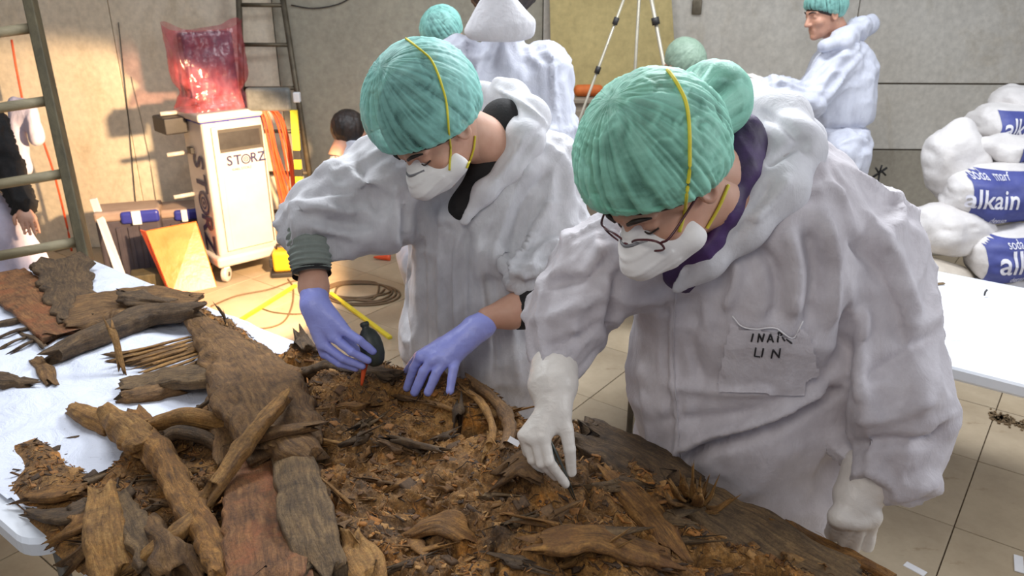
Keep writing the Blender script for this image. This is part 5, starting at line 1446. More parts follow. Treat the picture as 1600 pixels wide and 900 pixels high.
# ================================================================== person B: front right, with glasses
hipB = at(1150, 735, 1.90); footB = hipB * A3(1, 1, 0)
PB = thing('person', 'person with glasses and white gloves, bending over the table in front right', 'person', footB)
sB = 1.10
MB_ = hframe((-.53, -.46, -.71), (-.56, -.35, .75))
cB = at(1036, 284, 1.36)
fB = nrm(A3(-.55, -.83, 0)); sideB = nrm(A3(.83, -.5, 0))
nkB = at(1190, 290, 1.56); chB = at(1150, 440, 1.66); waB = at(1140, 590, 1.78)
shRB, elRB, wrRB = at(998, 392, 1.60), at(892, 490, 1.60), at(866, 600, 1.53)
shLB, elLB, wrLB = at(1345, 392, 1.62), at(1410, 610, 1.60), at(1362, 765, 1.56)
legsB = legs_for(hipB, sideB, fB)
sqB = (fB, .72)
def coatB(P):
    d = chain(P, [(nkB, .09), (at(1185, 360, 1.62), .185), (chB, .195), (waB, .195), (hipB, .225)], .07, sqB)
    d = smin(d, cap(P, at(1090, 370, 1.60), shRB, .09, .082), .07)
    d = smin(d, cap(P, at(1260, 340, 1.62), shLB, .12, .105), .07)
    d = smin(d, chain(P, [(shRB, .092), (at(935, 420, 1.60), .085), (elRB, .078), (at(874, 545, 1.57), .048), (at(868, 580, 1.55), .026)], .03), .05)
    d = smin(d, chain(P, [(shLB, .108), (at(1372, 470, 1.62), .102), (at(1388, 600, 1.60), .104), (at(1390, 680, 1.60), .094), (at(1394, 705, 1.59), .078)], .04), .05)
    d = smin(d, cap(P, waB, at(1130, 640, 1.78), .20, .19, sqB), .05)     # cloth bulging over the waist
    for h_, k_, f_ in legsB: d = smin(d, chain(P, [(h_, .13), (k_, .10), (f_, .09)], .04), .06)
    d = smin(d, cap(P, hipB, hipB*A3(1, 1, 0) + A3(0, 0, .55), .18, .13, sqB), .05)
    cut = chain(P, [(at(1150, 220, 1.44), .085), (at(1140, 300, 1.42), .065), (at(1098, 380, 1.43), .038), (at(1054, 452, 1.48), .006)], .02)
    return smax(d, -cut, .008)
limB = [(nkB, chB, .012, .002), (chB, waB, .012, .004), (waB, hipB, .005, .010), (hipB, footB, .010, .002), (shRB, at(935, 420, 1.60), .008, .010), (at(935, 420, 1.60), elRB, .008, .010), (elRB, wrRB, .010, .008),
        (shLB, at(1385, 470, 1.62), .012, .006), (at(1385, 470, 1.62), elLB, .011, .008), (elLB, at(1390, 716, 1.59), .008, .012)]
crB = [([(1054, 452), (1050, 560), (1058, 660), (1066, 760)], .008, .009), ([(1044, 460), (1040, 560), (1048, 660)], -.008, .008),
       ([(972, 410), (962, 470), (958, 520), (985, 560)], -.018, .014),
       ([(1030, 740), (1110, 700), (1180, 680), (1260, 640), (1320, 600)], -.030, .014), ([(1020, 722), (1100, 684), (1170, 664), (1250, 625), (1310, 585)], .016, .016),
       ([(1020, 660), (1120, 655), (1220, 640)], -.010, .018), ([(1030, 600), (1120, 610), (1220, 612)], .008, .016),
       ([(1330, 470), (1318, 560), (1310, 660), (1326, 740)], -.022, .014), ([(1352, 470), (1345, 560), (1345, 640)], .012, .014),
       ([(1180, 380), (1210, 420), (1215, 480), (1200, 500)], -.016, .012), ([(1230, 350), (1245, 420), (1240, 500)], .016, .014), ([(1262, 350), (1275, 430), (1262, 510)], -.016, .012), ([(1290, 330), (1305, 420), (1296, 520)], .014, .014),
       ([(1150, 400), (1150, 440), (1130, 490)], .010, .012), ([(1340, 320), (1400, 400), (1440, 520)], .010, .018), ([(1320, 360), (1380, 440), (1420, 560)], -.012, .016),
       ([(1320, 700), (1380, 690), (1450, 690), (1480, 660)], -.014, .012), ([(1330, 660), (1400, 650), (1470, 620)], .010, .014), ([(1340, 600), (1400, 560), (1470, 520)], -.010, .014),
       ([(960, 380), (930, 430), (880, 440), (850, 450)], -.010, .012), ([(950, 450), (900, 480), (850, 500)], .010, .014), ([(945, 500), (900, 530), (850, 545)], -.010, .010), ([(930, 360), (945, 430), (955, 480)], .010, .012),
       ([(1090, 480), (1080, 540), (1100, 600)], -.008, .014), ([(1000, 560), (1010, 640), (1020, 720)], .008, .016)]
V, Q = coat_mesh(coatB, (-.12, .95, .03), (1.18, 2.1, 1.72), .0078, limB, crB, 7.)
coB = obj('coverall', V, Q, M_COATB, PB); bvB = bvh_of(V, Q)
shoes(PB, legsB, fB)
skin_body(PB, MB_, cB, sB, [(nkB, chB, .07, .12), (chB, hipB, .12, .14), (cB - MB_[:, 1]*.03, nkB, .058, .066), (nkB, shRB, .045, .045), (nkB, shLB, .045, .045), (shRB, elRB, .045, .04), (elRB, wrRB, .036, .028),
     (shLB, elLB, .05, .045), (elLB, at(1392, 716, 1.60), .04, .025)] + [(h_, k_, .085, .065) for h_, k_, f_ in legsB] + [(k_, f_, .06, .045) for h_, k_, f_ in legsB], M_SKIN)
def jackB(P):
    d = chain(P, [(at(1165, 290, 1.57), .066), (at(1150, 370, 1.64), .125), (chB, .14)], .05, sqB)
    d = smin(d, cap(P, at(1165, 290, 1.57), at(1138, 240, 1.50), .070, .070), .03)
    d = smin(d, chain(P, [(at(1160, 205, 1.47), .026), (at(1152, 265, 1.44), .030), (at(1128, 325, 1.43), .032), (at(1095, 380, 1.45), .032), (at(1062, 422, 1.51), .03)], .03), .03)
    d = smin(d, cap(P, at(1150, 290, 1.50), at(1070, 420, 1.56), .056, .054), .03)
    d = smin(d, cap(P, at(1160, 222, 1.53), at(1155, 300, 1.50), .034, .032), .02)
    d = smax(d, -ell(P, cB - MB_[:, 2]*.02, (.112, .112, .13)), .01)
    return d
V, Q = nets(jackB, chB - .30, nkB + A3(.15, .25, .25), .0065); V = relax(V, Q, 1); N = vnormals(V, Q)
V = V + N*(ridge(np.column_stack([V[:, 0]*22 + V[:, 2]*14, V[:, 1]*10, V[:, 2]*4]), 2)*.006)[:, None]
obj('purple_jacket', V, Q, M_PURPLE, PB)
def hoodB(P):
    d = chain(P, [(at(1056, 452, 1.475), .008), (at(1102, 410, 1.455), .022), (at(1158, 356, 1.45), .036), (at(1212, 296, 1.46), .048), (at(1236, 232, 1.50), .056), (at(1218, 188, 1.58), .054), (at(1165, 165, 1.68), .045), (at(1090, 180, 1.72), .04), (at(1010, 250, 1.68), .03)], .035, (nrm(A3(.3, .85, .4)), .8))
    d = smin(d, cap(P, at(1262, 215, 1.63), at(1222, 180, 1.66), .035, .03), .05)
    return d
V, Q = nets(hoodB, at(1100, 300, 1.5) + A3(-.30, -.30, -.30), at(1218, 188, 1.62) + A3(.2, .3, .2), .006)
V = relax(V, Q, 2); N = vnormals(V, Q); V = V + N*(ridge(V*A3(4, 4, 4) + 2, 2)*.005)[:, None]
V = px_creases(V, Q, [([(1180, 170), (1230, 200), (1270, 250)], -.008, .010), ([(1195, 260), (1230, 235), (1270, 215)], -.010, .010), ([(1170, 350), (1200, 320), (1240, 270)], .010, .012), ([(1140, 380), (1180, 330), (1205, 280)], -.008, .008)])
obj('hood', V, Q, M_HOOD, PB)
# head dress
bunw = at(1112, 158, 1.42); bunl = (bunw - cB) @ MB_ / sB
_, cv, cf = make_cap(MB_, cB, sB, PB, M_CAPB, rad=(.108, .126, .124), cen=(0, -.018, .050), bun=(bunl, .064), seed=8., nA=260, nE=96)
make_hair(MB_, cB, sB, PB, rad=(.086, .105, .098), cen=(0, -.014, .036))
V, Q = bake(lambda P: ell(P, bunw - MB_[:, 2]*.01, (.05, .05, .05)) + fbm(P*50, 2)*.004, [bunw], .006, .075); obj('hair_bun', V, Q, M_HAIR, PB)
mkB, _ = make_mask(MB_, cB, sB, PB)
brows(MB_, cB, sB, PB)
bcap = bvh_of(cv, cf); bhead = bvh_of(to_w(_hV, MB_, cB, sB), _hQ); bmask = bvh_of(np.array([v.co[:] for v in mkB.data.vertices]) + np.array(wloc(mkB)), [tuple(p.vertices) for p in mkB.data.polygons])
strap_px(PB, [(1060, 362), (1070, 320), (1077, 260), (1076, 200), (1068, 155), (1050, 122), (1042, 112)], [bcap, bhead, bmask], MB_, cB, sB, mirror=False, w=.003)
strap_px(PB, [(1102, 356), (1120, 325), (1136, 290)], [bcap, bhead, bmask, bvh_of(V, Q)], MB_, cB, sB, mirror=False, w=.003)
# glasses
M_FRAME = mat('dark red spectacle frame', srgb(92, 36, 44), srgb(60, 28, 34), 30, .3)
gls = []
def lens_pts(sx, n=28):
    P = []
    for k in range(n):
        a = 2*PI*k/n; x_ = sx*(.034 + .026*np.sign(math.cos(a))*abs(math.cos(a))**.75); z_ = -.004 + .0155*np.sign(math.sin(a))*abs(math.sin(a))**.8
        P.append((x_, .113 - abs(x_)*.22, z_ - .006))
    return P
for sx in (-1, 1):
    P = lens_pts(sx); gls.append(tube(P + P[:1], .0018, 6)); gls.append(tube([(sx*.060, .099, -.004), (sx*.074, .085, .0), (sx*.082, .01, .004), (sx*.082, -.012, -.004)], .002, 6, steps=20))
gls.append(tube([(-.009, .112, -.006), (0, .116, -.001), (.009, .112, -.006)], .0018, 6, steps=10))
V, F = merge(*gls); GO = obj('glasses', to_w(V, MB_, cB, sB), F, M_FRAME, PB)
s_ = NT('lens glass'); tr_ = s_.n('ShaderNodeBsdfTransparent'); gl_ = s_.n('ShaderNodeBsdfGlossy'); gl_.inputs['Roughness'].default_value = .03; mx_ = s_.n('ShaderNodeMixShader'); mx_.inputs[0].default_value = .22
s_.lk(tr_.outputs[0], mx_.inputs[1]); s_.lk(gl_.outputs[0], mx_.inputs[2]); s_.lk(mx_.outputs[0], s_.out.inputs[0])
for sx in (-1, 1):
    P = lens_pts(sx); V, F = np.array(P), [tuple(range(len(P)))]; obj('lens', to_w(V, MB_, cB, sB), F, s_.m, GO, smooth=False)
# pocket with hand lettering
def patch(bv_, x0, y0, x1, y1, poly, off, n=26):
    """cloth patch following the coat surface; poly in picture points"""
    po = np.array(poly, dtype=float); gx = np.linspace(x0, x1, n); gy = np.linspace(y0, y1, n)
    idx = {}; V = []; F = []
    ins = poly_sd(np.array([(x, y) for y in gy for x in gx]), po) < 0
    for j, y in enumerate(gy):
        for i, x in enumerate(gx):
            if ins[j*n + i]:
                h = shoot(bv_, x, y, off)
                if h is not None: idx[(i, j)] = len(V); V.append(h)
    for j in range(n-1):
        for i in range(n-1):
            q = [(i, j), (i+1, j), (i+1, j+1), (i, j+1)]
            if all(k in idx for k in q): F.append(tuple(idx[k] for k in q)[::-1])
    V = np.array(V); par_ = list(range(len(V)))
    def fd(i):
        while par_[i] != i: par_[i] = par_[par_[i]]; i = par_[i]
        return i
    for f_ in F:
        for q in f_[1:]: par_[fd(q)] = fd(f_[0])
    rt_ = [fd(i) for i in range(len(V))]; big = max(set(rt_), key=rt_.count); kp = [i for i in range(len(V)) if rt_[i] == big]; mp = {i: k for k, i in enumerate(kp)}
    return V[kp], [tuple(mp[i] for i in f_) for f_ in F if rt_[f_[0]] == big]
# the pocket hangs as a nearly flat flap: plane through three points found on the coat
pc_ = [(1145, 492), (1160, 508), (1200, 512), (1236, 524), (1248, 500), (1268, 516), (1283, 580), (1262, 590), (1258, 618), (1122, 612), (1118, 590), (1140, 495)]
pts = [shoot(bvB, x, y, .0) for x, y in ((1150, 500), (1240, 520), (1250, 600), (1130, 600), (1190, 560))]
pts = np.array([p for p in pts if p is not None]); cen_ = pts.mean(0)
_, _, vt = np.linalg.svd(pts - cen_); pn = vt[2]; pn = pn if pn @ FW < 0 else -pn
def on_plane(x, y, off):
    r = ray(x, y); return CP + r*(((cen_ + pn*off - CP) @ pn) / (r @ pn))
V, F = patch(bvB, 1110, 485, 1292, 625, pc_, .004, 44)
pn_m = np.median([(v - cen_) @ pn for v in V])
V = np.array([v + pn*((.35*(pn_m + .008 - (v-cen_) @ pn)) if (v-cen_) @ pn < pn_m + .008 else 0.003) for v in V])
V = relax(V, np.array(F), 3, .4); V[:] += pn*.002
V2 = V - pn*.002
pk = obj('pocket', np.concatenate([V, V2]), F + [tuple(i + len(V) for i in f[::-1]) for f in F], M_COATB, PB)
bpk = bvh_of(V, F)
M_INK = mat('black marker', srgb(40, 38, 42), rough=.7)
M_TAPE = mat('pale pocket hem', srgb(226, 224, 226), rough=.6)
def stroke_text(rows, parent, bvs, r=.0016, off=.0012):
    parts = []
    for pl in rows:
        P = []
        for x, y, _ in spline([(x, y, 0) for x, y in pl], 8):
            for b in bvs:
                h = shoot(b, x, y, off)
                if h is not None: P.append(h); break
        if len(P) > 1: parts.append(tube(P, r, 6))
    V, F = merge(*parts); return obj('lettering', V, F, M_INK, parent)
stroke_text([[(1177, 521), (1174, 533)],                                             # I
             [(1184, 534), (1186, 521)], [(1186, 521), (1191, 533)], [(1191, 533), (1194, 521)],   # N
             [(1199, 534), (1204, 521)], [(1204, 521), (1208, 534)], [(1201, 530), (1207, 530)],   # A
             [(1215, 534), (1216, 519)], [(1216, 519), (1222, 521), (1216, 527)], [(1222, 526), (1226, 532)], [(1228, 529), (1237, 536)],
             [(1181, 543), (1179, 556)], [(1179, 556), (1188, 557)], [(1193, 544), (1190, 557)],  # L I
             [(1205, 559), (1208, 546)], [(1208, 546), (1217, 558)], [(1217, 558), (1219, 544)]], pk, [bpk, bvB])
for nm_, pl, r_, m_ in (('pocket_hem', [(1145, 492), (1160, 508), (1180, 512), (1212, 512), (1237, 526), (1250, 500)], .0016, M_TAPE), ('zip', [(1056, 455), (1052, 520), (1054, 600), (1062, 700), (1066, 760)], .0013, M_COATB)):
    P = [shoot(bvB, x, y, .003) if nm_ == 'zip' else (shoot(bpk, x, y, .002) if shoot(bpk, x, y, .002) is not None else shoot(bvB, x, y, .006)) for x, y, _ in spline([(x, y, 0) for x, y in pl], 24)]
    P = [p for p in P if p is not None]
    V, F = tube(P, r_, 6); obj(nm_, V, F, m_, PB)
# right glove (white) with tweezers
glove('glove', PB, M_GWHITE,
      palm=[(g(866, 640, 1.50), g(818, 680, 1.485), .025, .0125), (g(864, 642, 1.50), g(832, 684, 1.475), .027, .0135), (g(864, 642, 1.50), g(850, 684, 1.47), .027, .0135), (g(868, 640, 1.50), g(884, 672, 1.485), .022, .014)],
      fingers=[([g(850, 684, 1.47), g(858, 722, 1.462), g(884, 756, 1.49)], .0118, .0082), ([g(836, 686, 1.475), g(846, 724, 1.47), g(868, 744, 1.50)], .0112, .0085),
               ([g(819, 682, 1.485), g(832, 718, 1.49), g(846, 736, 1.515)], .0108, .008), ([g(816, 680, 1.50), g(824, 706, 1.52), g(836, 722, 1.54)], .010, .0078),
               ([g(884, 668, 1.485), g(890, 702, 1.48), g(893, 738, 1.495)], .0135, .0092)],
      wrist=[(g(866, 578, 1.545), g(864, 603, 1.525), .0465, .0465), (g(864, 603, 1.525), g(865, 626, 1.51), .0445, .033), (g(865, 626, 1.51), g(866, 642, 1.50), .032, .026)], h=.0022, label='white glove holding the tweezers')
tw = thing('tweezers', 'thin dark metal tweezers held in the white glove over the mound', 'tweezers', surf(897, 778))
M_STEEL = mat('dull steel', srgb(96, 100, 96), rough=.35, metal=.8)
tpt = surf(898, 780, .004)
for dx in (-1, 1):
    V, F = tube([g(857, 683, 1.475), g(868 + dx*3, 712, 1.478), g(884 + dx*3, 748, 1.49), tpt + A3(dx*.0015, 0, 0)], [.0022, .0030, .0026, .0010], 8, steps=20); obj('arm', V, F, M_STEEL, tw)
# left glove leaning on the table edge
lb_ = [onz(1302, 838, .815), onz(1318, 850, .815), onz(1336, 856, .815), onz(1354, 852, .818)]
kb = [g(1310, 808, 1.565), g(1328, 814, 1.56), g(1346, 814, 1.56), g(1362, 806, 1.565)]
wB = g(1338, 776, 1.585)
glove('glove', PB, M_GWHITE,
      palm=[(wB, k_, .036, .018) for k_ in kb] + [(kb[0], lb_[0], .017, .014), (kb[3], lb_[3], .016, .014)],
      fingers=[([k_, (k_ + t_)/2 + A3(0, 0, .006), t_], .0135, .0105) for k_, t_ in zip(kb, lb_)] + [([g(1330, 784, 1.57), g(1308, 812, 1.57), onz(1296, 832, .82)], .015, .0105)],
      wrist=[(g(1384, 722, 1.61), g(1364, 744, 1.595), .044, .056), (g(1360, 742, 1.59), wB, .058, .040)], h=.003, label='white glove leaning on the table edge')
# ================================================================== people further back
M_BGH = M_HOOD
def bg_person(label, foot, hip, chest, neck, headc, M, s, arms, coat=M_COATBG, w=(.15, .17, .19), skin=M_SKIND, capm=M_CAP, hood=None, legs=True, h=.013, hair=False, cap_=True, hands=(), belt=None, squash=None, kneel=None, hr=(.10, .11, .115), seed=0., cut=None, face=False):
    t = thing('person', label, 'person', foot)
    fw_ = M[:, 1]*A3(1, 1, 0); fw_ = nrm(fw_) if np.linalg.norm(fw_) > .05 else A3(0, 1, 0)
    side = np.cross(fw_, (0, 0, 1)); sq = (squash if squash is not None else fw_, .68)
    L = legs_for(hip, side, fw_) if kneel is None else kneel
    def f(P):
        d = chain(P, [(neck, .075), (chest, w[0]), ((chest+hip)/2, w[1]), (hip, w[2])], .06, sq)
        for pts, r0, r1 in arms:
            n = len(pts) - 1
            d = smin(d, chain(P, [(p, r0 + (r1-r0)*i/n) for i, p in enumerate(pts)], .03), .045)
        for h_, k_, f_ in L: d = smin(d, chain(P, [(h_, .125), (k_, .095), (f_, .08)], .04), .06)
        if kneel is None: d = smin(d, cap(P, hip, hip*A3(1, 1, 0) + A3(0, 0, .6), .15, .11, sq), .05)
        if hood: d = smin(d, chain(P, hood, .03), .015)
        if belt: d = d + .022*np.exp(-((P[:, 2] - belt)/.02)**2)
        if cut: d = smax(d, -cap(P, *cut), .01)
        return d
    pts = [neck, chest, hip] + [p for a in arms for p in a[0]] + [p for l in L for p in l] + [p for p, r in (hood or [])]
    V, Q = bake(f, pts, h, .22); V = relax(V, Q, 1); N = vnormals(V, Q)
    lim = [(neck, chest, .012, .004), (chest, hip, .014, .004)] + [(a[0][i], a[0][i+1], .010, .010) for a in arms for i in range(len(a[0])-1)] + [(l[0], l[2], .012, .003) for l in L]
    V = V + fold_disp(V, N, lim, seed); V = relax(V, Q, 1, .3)
    obj('coverall', V, Q, coat, t)
    skin_body(t, M, headc, s, [(neck, chest, .06, .09), (chest, hip, .1, .11), (headc - M[:, 1]*.02, neck, .052, .06)] + [(a[0][i], a[0][i+1], .034, .03) for a in arms for i in range(len(a[0])-1)] + [(l[0], l[1], .07, .05) for l in L], skin)
    for p, q, m in hands:
        d_ = nrm(q - p); x, y, z = frame_from(d_, (0, 0, 1)); F_ = []
        for k in range(4):
            b = p + d_*.085 + y*(k-1.5)*.020; F_.append(([b, b + d_*.038 - x*.006, b + d_*(.062 + (.008, .014, .01, 0)[k]) - x*.024], .009, .007))
        F_.append(([p + d_*.03 + y*.03, p + d_*.06 + y*.05 - x*.01, p + d_*.085 + y*.052 - x*.02], .010, .008))
        glove('hand', t, m, [(p, p + d_*.085 + y*(k-1.5)*.020, .024, .012) for k in range(4)], F_, None, h=.005)
    if not kneel: shoes(t, L, fw_)
    if cap_: make_cap(M, headc, s, t, capm, rad=(.094, .116, .108), cen=(0, -.018, .045), seed=seed, nA=110, nE=44)
    make_hair(M, headc, s, t, rad=(.083, .104, .096)) if not hair else None
    if hair:
        V, Q = nets(lambda P: smax(ell(P, (0, -.022, .028), (.092, .110, .105)) + ridge(P*A3(60, 60, 25), 2)*.004, -(.11 - P[:, 1]*1.0 + P[:, 2]*1.2 - .03) - .08 , .01) if False else smax(ell(P, (0, -.026, .022), hr) + ridge(P*A3(60, 60, 25), 2)*.004, P[:, 1] - .055 - P[:, 2]*.35, .012), (-.12, -.16, -.12), (.12, .12, .16), .006)
        obj('hair', to_w(V, M, headc, s), Q, M_HAIR, t)
    if face:
        brows(M, headc, s, t, False)
    return t
# C: back turned, hood hanging
hc = at(786, -14, 3.02)
nk = at(786, 62, 3.08); ch = at(788, 170, 3.14); hp_ = at(796, 330, 3.2)
bg_person('person with back turned, dark hair above a white hood, between the two front workers', hp_*A3(1, 1, 0), hp_, ch, nk, hc, hframe((.05, .85, -.5), (0, .5, .85)), 1.05,
    [([at(720, 98, 3.1), at(688, 220, 3.15), at(690, 330, 3.0)], .085, .06), ([at(850, 108, 3.1), at(866, 200, 3.12), at(858, 320, 3.0)], .088, .062)],
    w=(.19, .19, .20), hair=True, cap_=False, hr=(.138, .118, .13), seed=11., squash=A3(0, 1, 0), belt=hp_[2] + .1)
V, Q = bake(lambda P: smax(cap(P, at(772, -30, 2.86), at(781, 40, 2.93), .015, .128, (A3(0, 1, 0), .40)), -(P[:, 2] - at(786, 62, 2.94)[2]) + .0, .02), [at(775, -22, 2.9), at(781, 36, 2.94)], .008, .2)
V = relax(V, Q, 2); N = vnormals(V, Q); V = V + N*(ridge(V*A3(6, 6, 3), 2)*.008)[:, None]
cP = [o for o in bpy.data.objects if o.get('label', '').startswith('person with back turned')][0]
obj('hood', V, Q, M_HOOD, cP)
# D: profile to the left, right side of the picture
hc = at(1288, 22, 4.12)
nk = at(1318, 68, 4.2); ch = at(1318, 118, 4.22); hp_ = at(1300, 232, 4.3)
bg_person('man in profile with green cap and white coverall gathered at the waist, right background', hp_*A3(1, 1, 0), hp_, ch, nk, hc, hframe((-.93, -.28, -.26), (-.22, 0, .97)), .98,
    [([at(1315, 92, 4.15), at(1262, 158, 4.08), at(1205, 138, 4.02)], .085, .058), ([at(1300, 92, 4.35), at(1262, 150, 4.4), at(1215, 140, 4.2)], .08, .055)],
    w=(.155, .175, .135), seed=5., squash=A3(0, 1, 0), belt=at(1300, 196, 4.25)[2], hood=[(at(1292, 72, 4.05), .03), (at(1318, 64, 4.08), .036), (at(1342, 46, 4.14), .040), (at(1356, 38, 4.2), .030), (at(1330, 60, 4.3), .03)],
    hands=[(at(1206, 138, 4.03), at(1180, 120, 4.05), M_GWHITE)], h=.010, face=True)
# F and G: green caps half hidden behind others
hc = at(694, 58, 3.75)
bg_person('person of whom only the top of a green cap shows left behind the turned back', at(740, 300, 3.8)*A3(1, 1, 0), at(752, 280, 3.85), at(748, 180, 3.8), at(722, 100, 3.78), hc, hframe((-.55, -.55, -.63), (-.5, -.3, .8)), .92,
    [([at(722, 120, 3.8), at(720, 230, 3.7), at(725, 300, 3.6)], .07, .05), ([at(800, 120, 3.8), at(806, 220, 3.7), at(800, 300, 3.6)], .07, .05)], w=(.13, .14, .16), seed=21.)
hc = at(1066, 106, 4.15)
bg_person('person of whom only a grey-green cap shows behind the pale green cap in front', at(1085, 320, 4.25)*A3(1, 1, 0), at(1085, 290, 4.25), at(1080, 205, 4.21), at(1076, 150, 4.17), hc, hframe((.5, -.6, -.63), (.4, -.3, .8)), .98,
    [([at(1040, 175, 4.15), at(1030, 260, 4.12), at(1040, 300, 4.1)], .07, .05), ([at(1120, 175, 4.15), at(1130, 260, 4.12), at(1120, 300, 4.1)], .07, .05)], w=(.12, .14, .16), seed=31., capm=m_cap('grey green cap film', srgb(104, 128, 112), srgb(140, 164, 144), (.8, 1.)))
# E: dark haired, crouching by the wall
hp_ = onz(735, 395, .28) + A3(0, -.15, 0); ch = at(556, 262, 4.75); nk = at(552, 236, 4.75); hc = at(548, 206, 4.72)
kn_ = [(hp_, hp_ + A3(s_*.18 - .1, -.25, .12), hp_ + A3(s_*.16 - .05, -.2, -.2)) for s_ in (-1, 1)]
eP = bg_person('dark-haired person crouching by the grey wall behind the raised blue-gloved arm', hp_*A3(1, 1, 0), hp_, ch, nk, hc, hframe((.75, .55, -.35), (.2, .3, .93)), .95,
    [([at(535, 258, 4.75), at(600, 300, 4.75), at(690, 360, 4.7)], .07, .05), ([at(590, 262, 4.75), at(680, 320, 4.65), at(700, 372, 4.5)], .07, .05)], w=(.14, .15, .17), hair=True, cap_=False, kneel=kn_, seed=41.)
V, Q = bake(lambda P: ell(P, at(528, 200, 4.8), (.045, .045, .045)) + ridge(P*40, 2)*.004, [at(528, 200, 4.8)], .007, .06); obj('hair_bun', V, Q, M_HAIR, eP)
for (x, y, l) in ((602, 402, 'orange-red cone tip lying on the floor beside the crouching person'),):
    a = onz(x - 18, y, .02); b = onz(x + 8, y, .02); V, F = tube([a, b], [.006, .028], 12, steps=6); tag(obj('marker_cone', V, F, M_OCAB), l, 'cone')
# H: at the left edge behind the wooden ladder
hc = at(-70, 90, 3.95); nk = at(-60, 150, 4.0); ch = at(-40, 230, 4.05); hp_ = at(-20, 400, 4.1)
bg_person('person in black top at the left edge behind the wooden ladder', hp_*A3(1, 1, 0), hp_, ch, nk, hc, hframe((.75, -.4, -.5), (.3, 0, .9)), 1.,
    [([at(-20, 190, 3.95), at(8, 260, 3.9), at(34, 318, 3.85)], .075, .05)], coat=M_BLACK, w=(.15, .15, .15), seed=51., hands=[(at(34, 322, 3.85), at(44, 345, 3.82), M_SKIN)])
M_LAV = m_coat('lavender white cloth', srgb(196, 192, 214), srgb(210, 206, 226))
hP = [o for o in bpy.data.objects if o.get('label', '').startswith('person in black top')][0]
V, Q = bake(lambda P: smin(chain(P, [(at(-16, 350, 3.98), .17), (at(-5, 430, 4.0), .17)], .05), cap(P, at(10, 345, 3.95), at(52, 420, 3.95), .08, .09), .05) + ridge(P*A3(12, 12, 4), 2)*.010, [at(-16, 330, 3.98), at(50, 430, 3.95)], .012, .25)
obj('white_apron', V, Q, M_LAV, hP)
V, Q = bake(lambda P: smin(cap(P, at(22, 160, 4.3), at(36, 260, 4.35), .035, .05), cap(P, at(45, 165, 4.3), at(58, 215, 4.3), .04, .045), .06) + ridge(P*A3(14, 14, 6), 2)*.008, [at(22, 165, 4.3), at(52, 240, 4.35)], .010, .12)
clo = tag(obj('hanging_cloth', V, Q, M_LAV), 'lavender white cloth hanging beside the black-clad person at the left edge', 'cloth')
for (pts, lb) in (([(18, 62), (26, 110), (36, 160)], 'reddish-brown cord high at the left between the ladder rungs'), ([(62, 205), (84, 270), (104, 350), (112, 392)], 'reddish-brown cord slanting down behind the wooden ladder rail')):
    V, F = tube([ony(x, y, 5.3) for x, y in pts], .008, 6, steps=14); tag(obj('cord', V, F, M_OCAB), lb, 'cord')
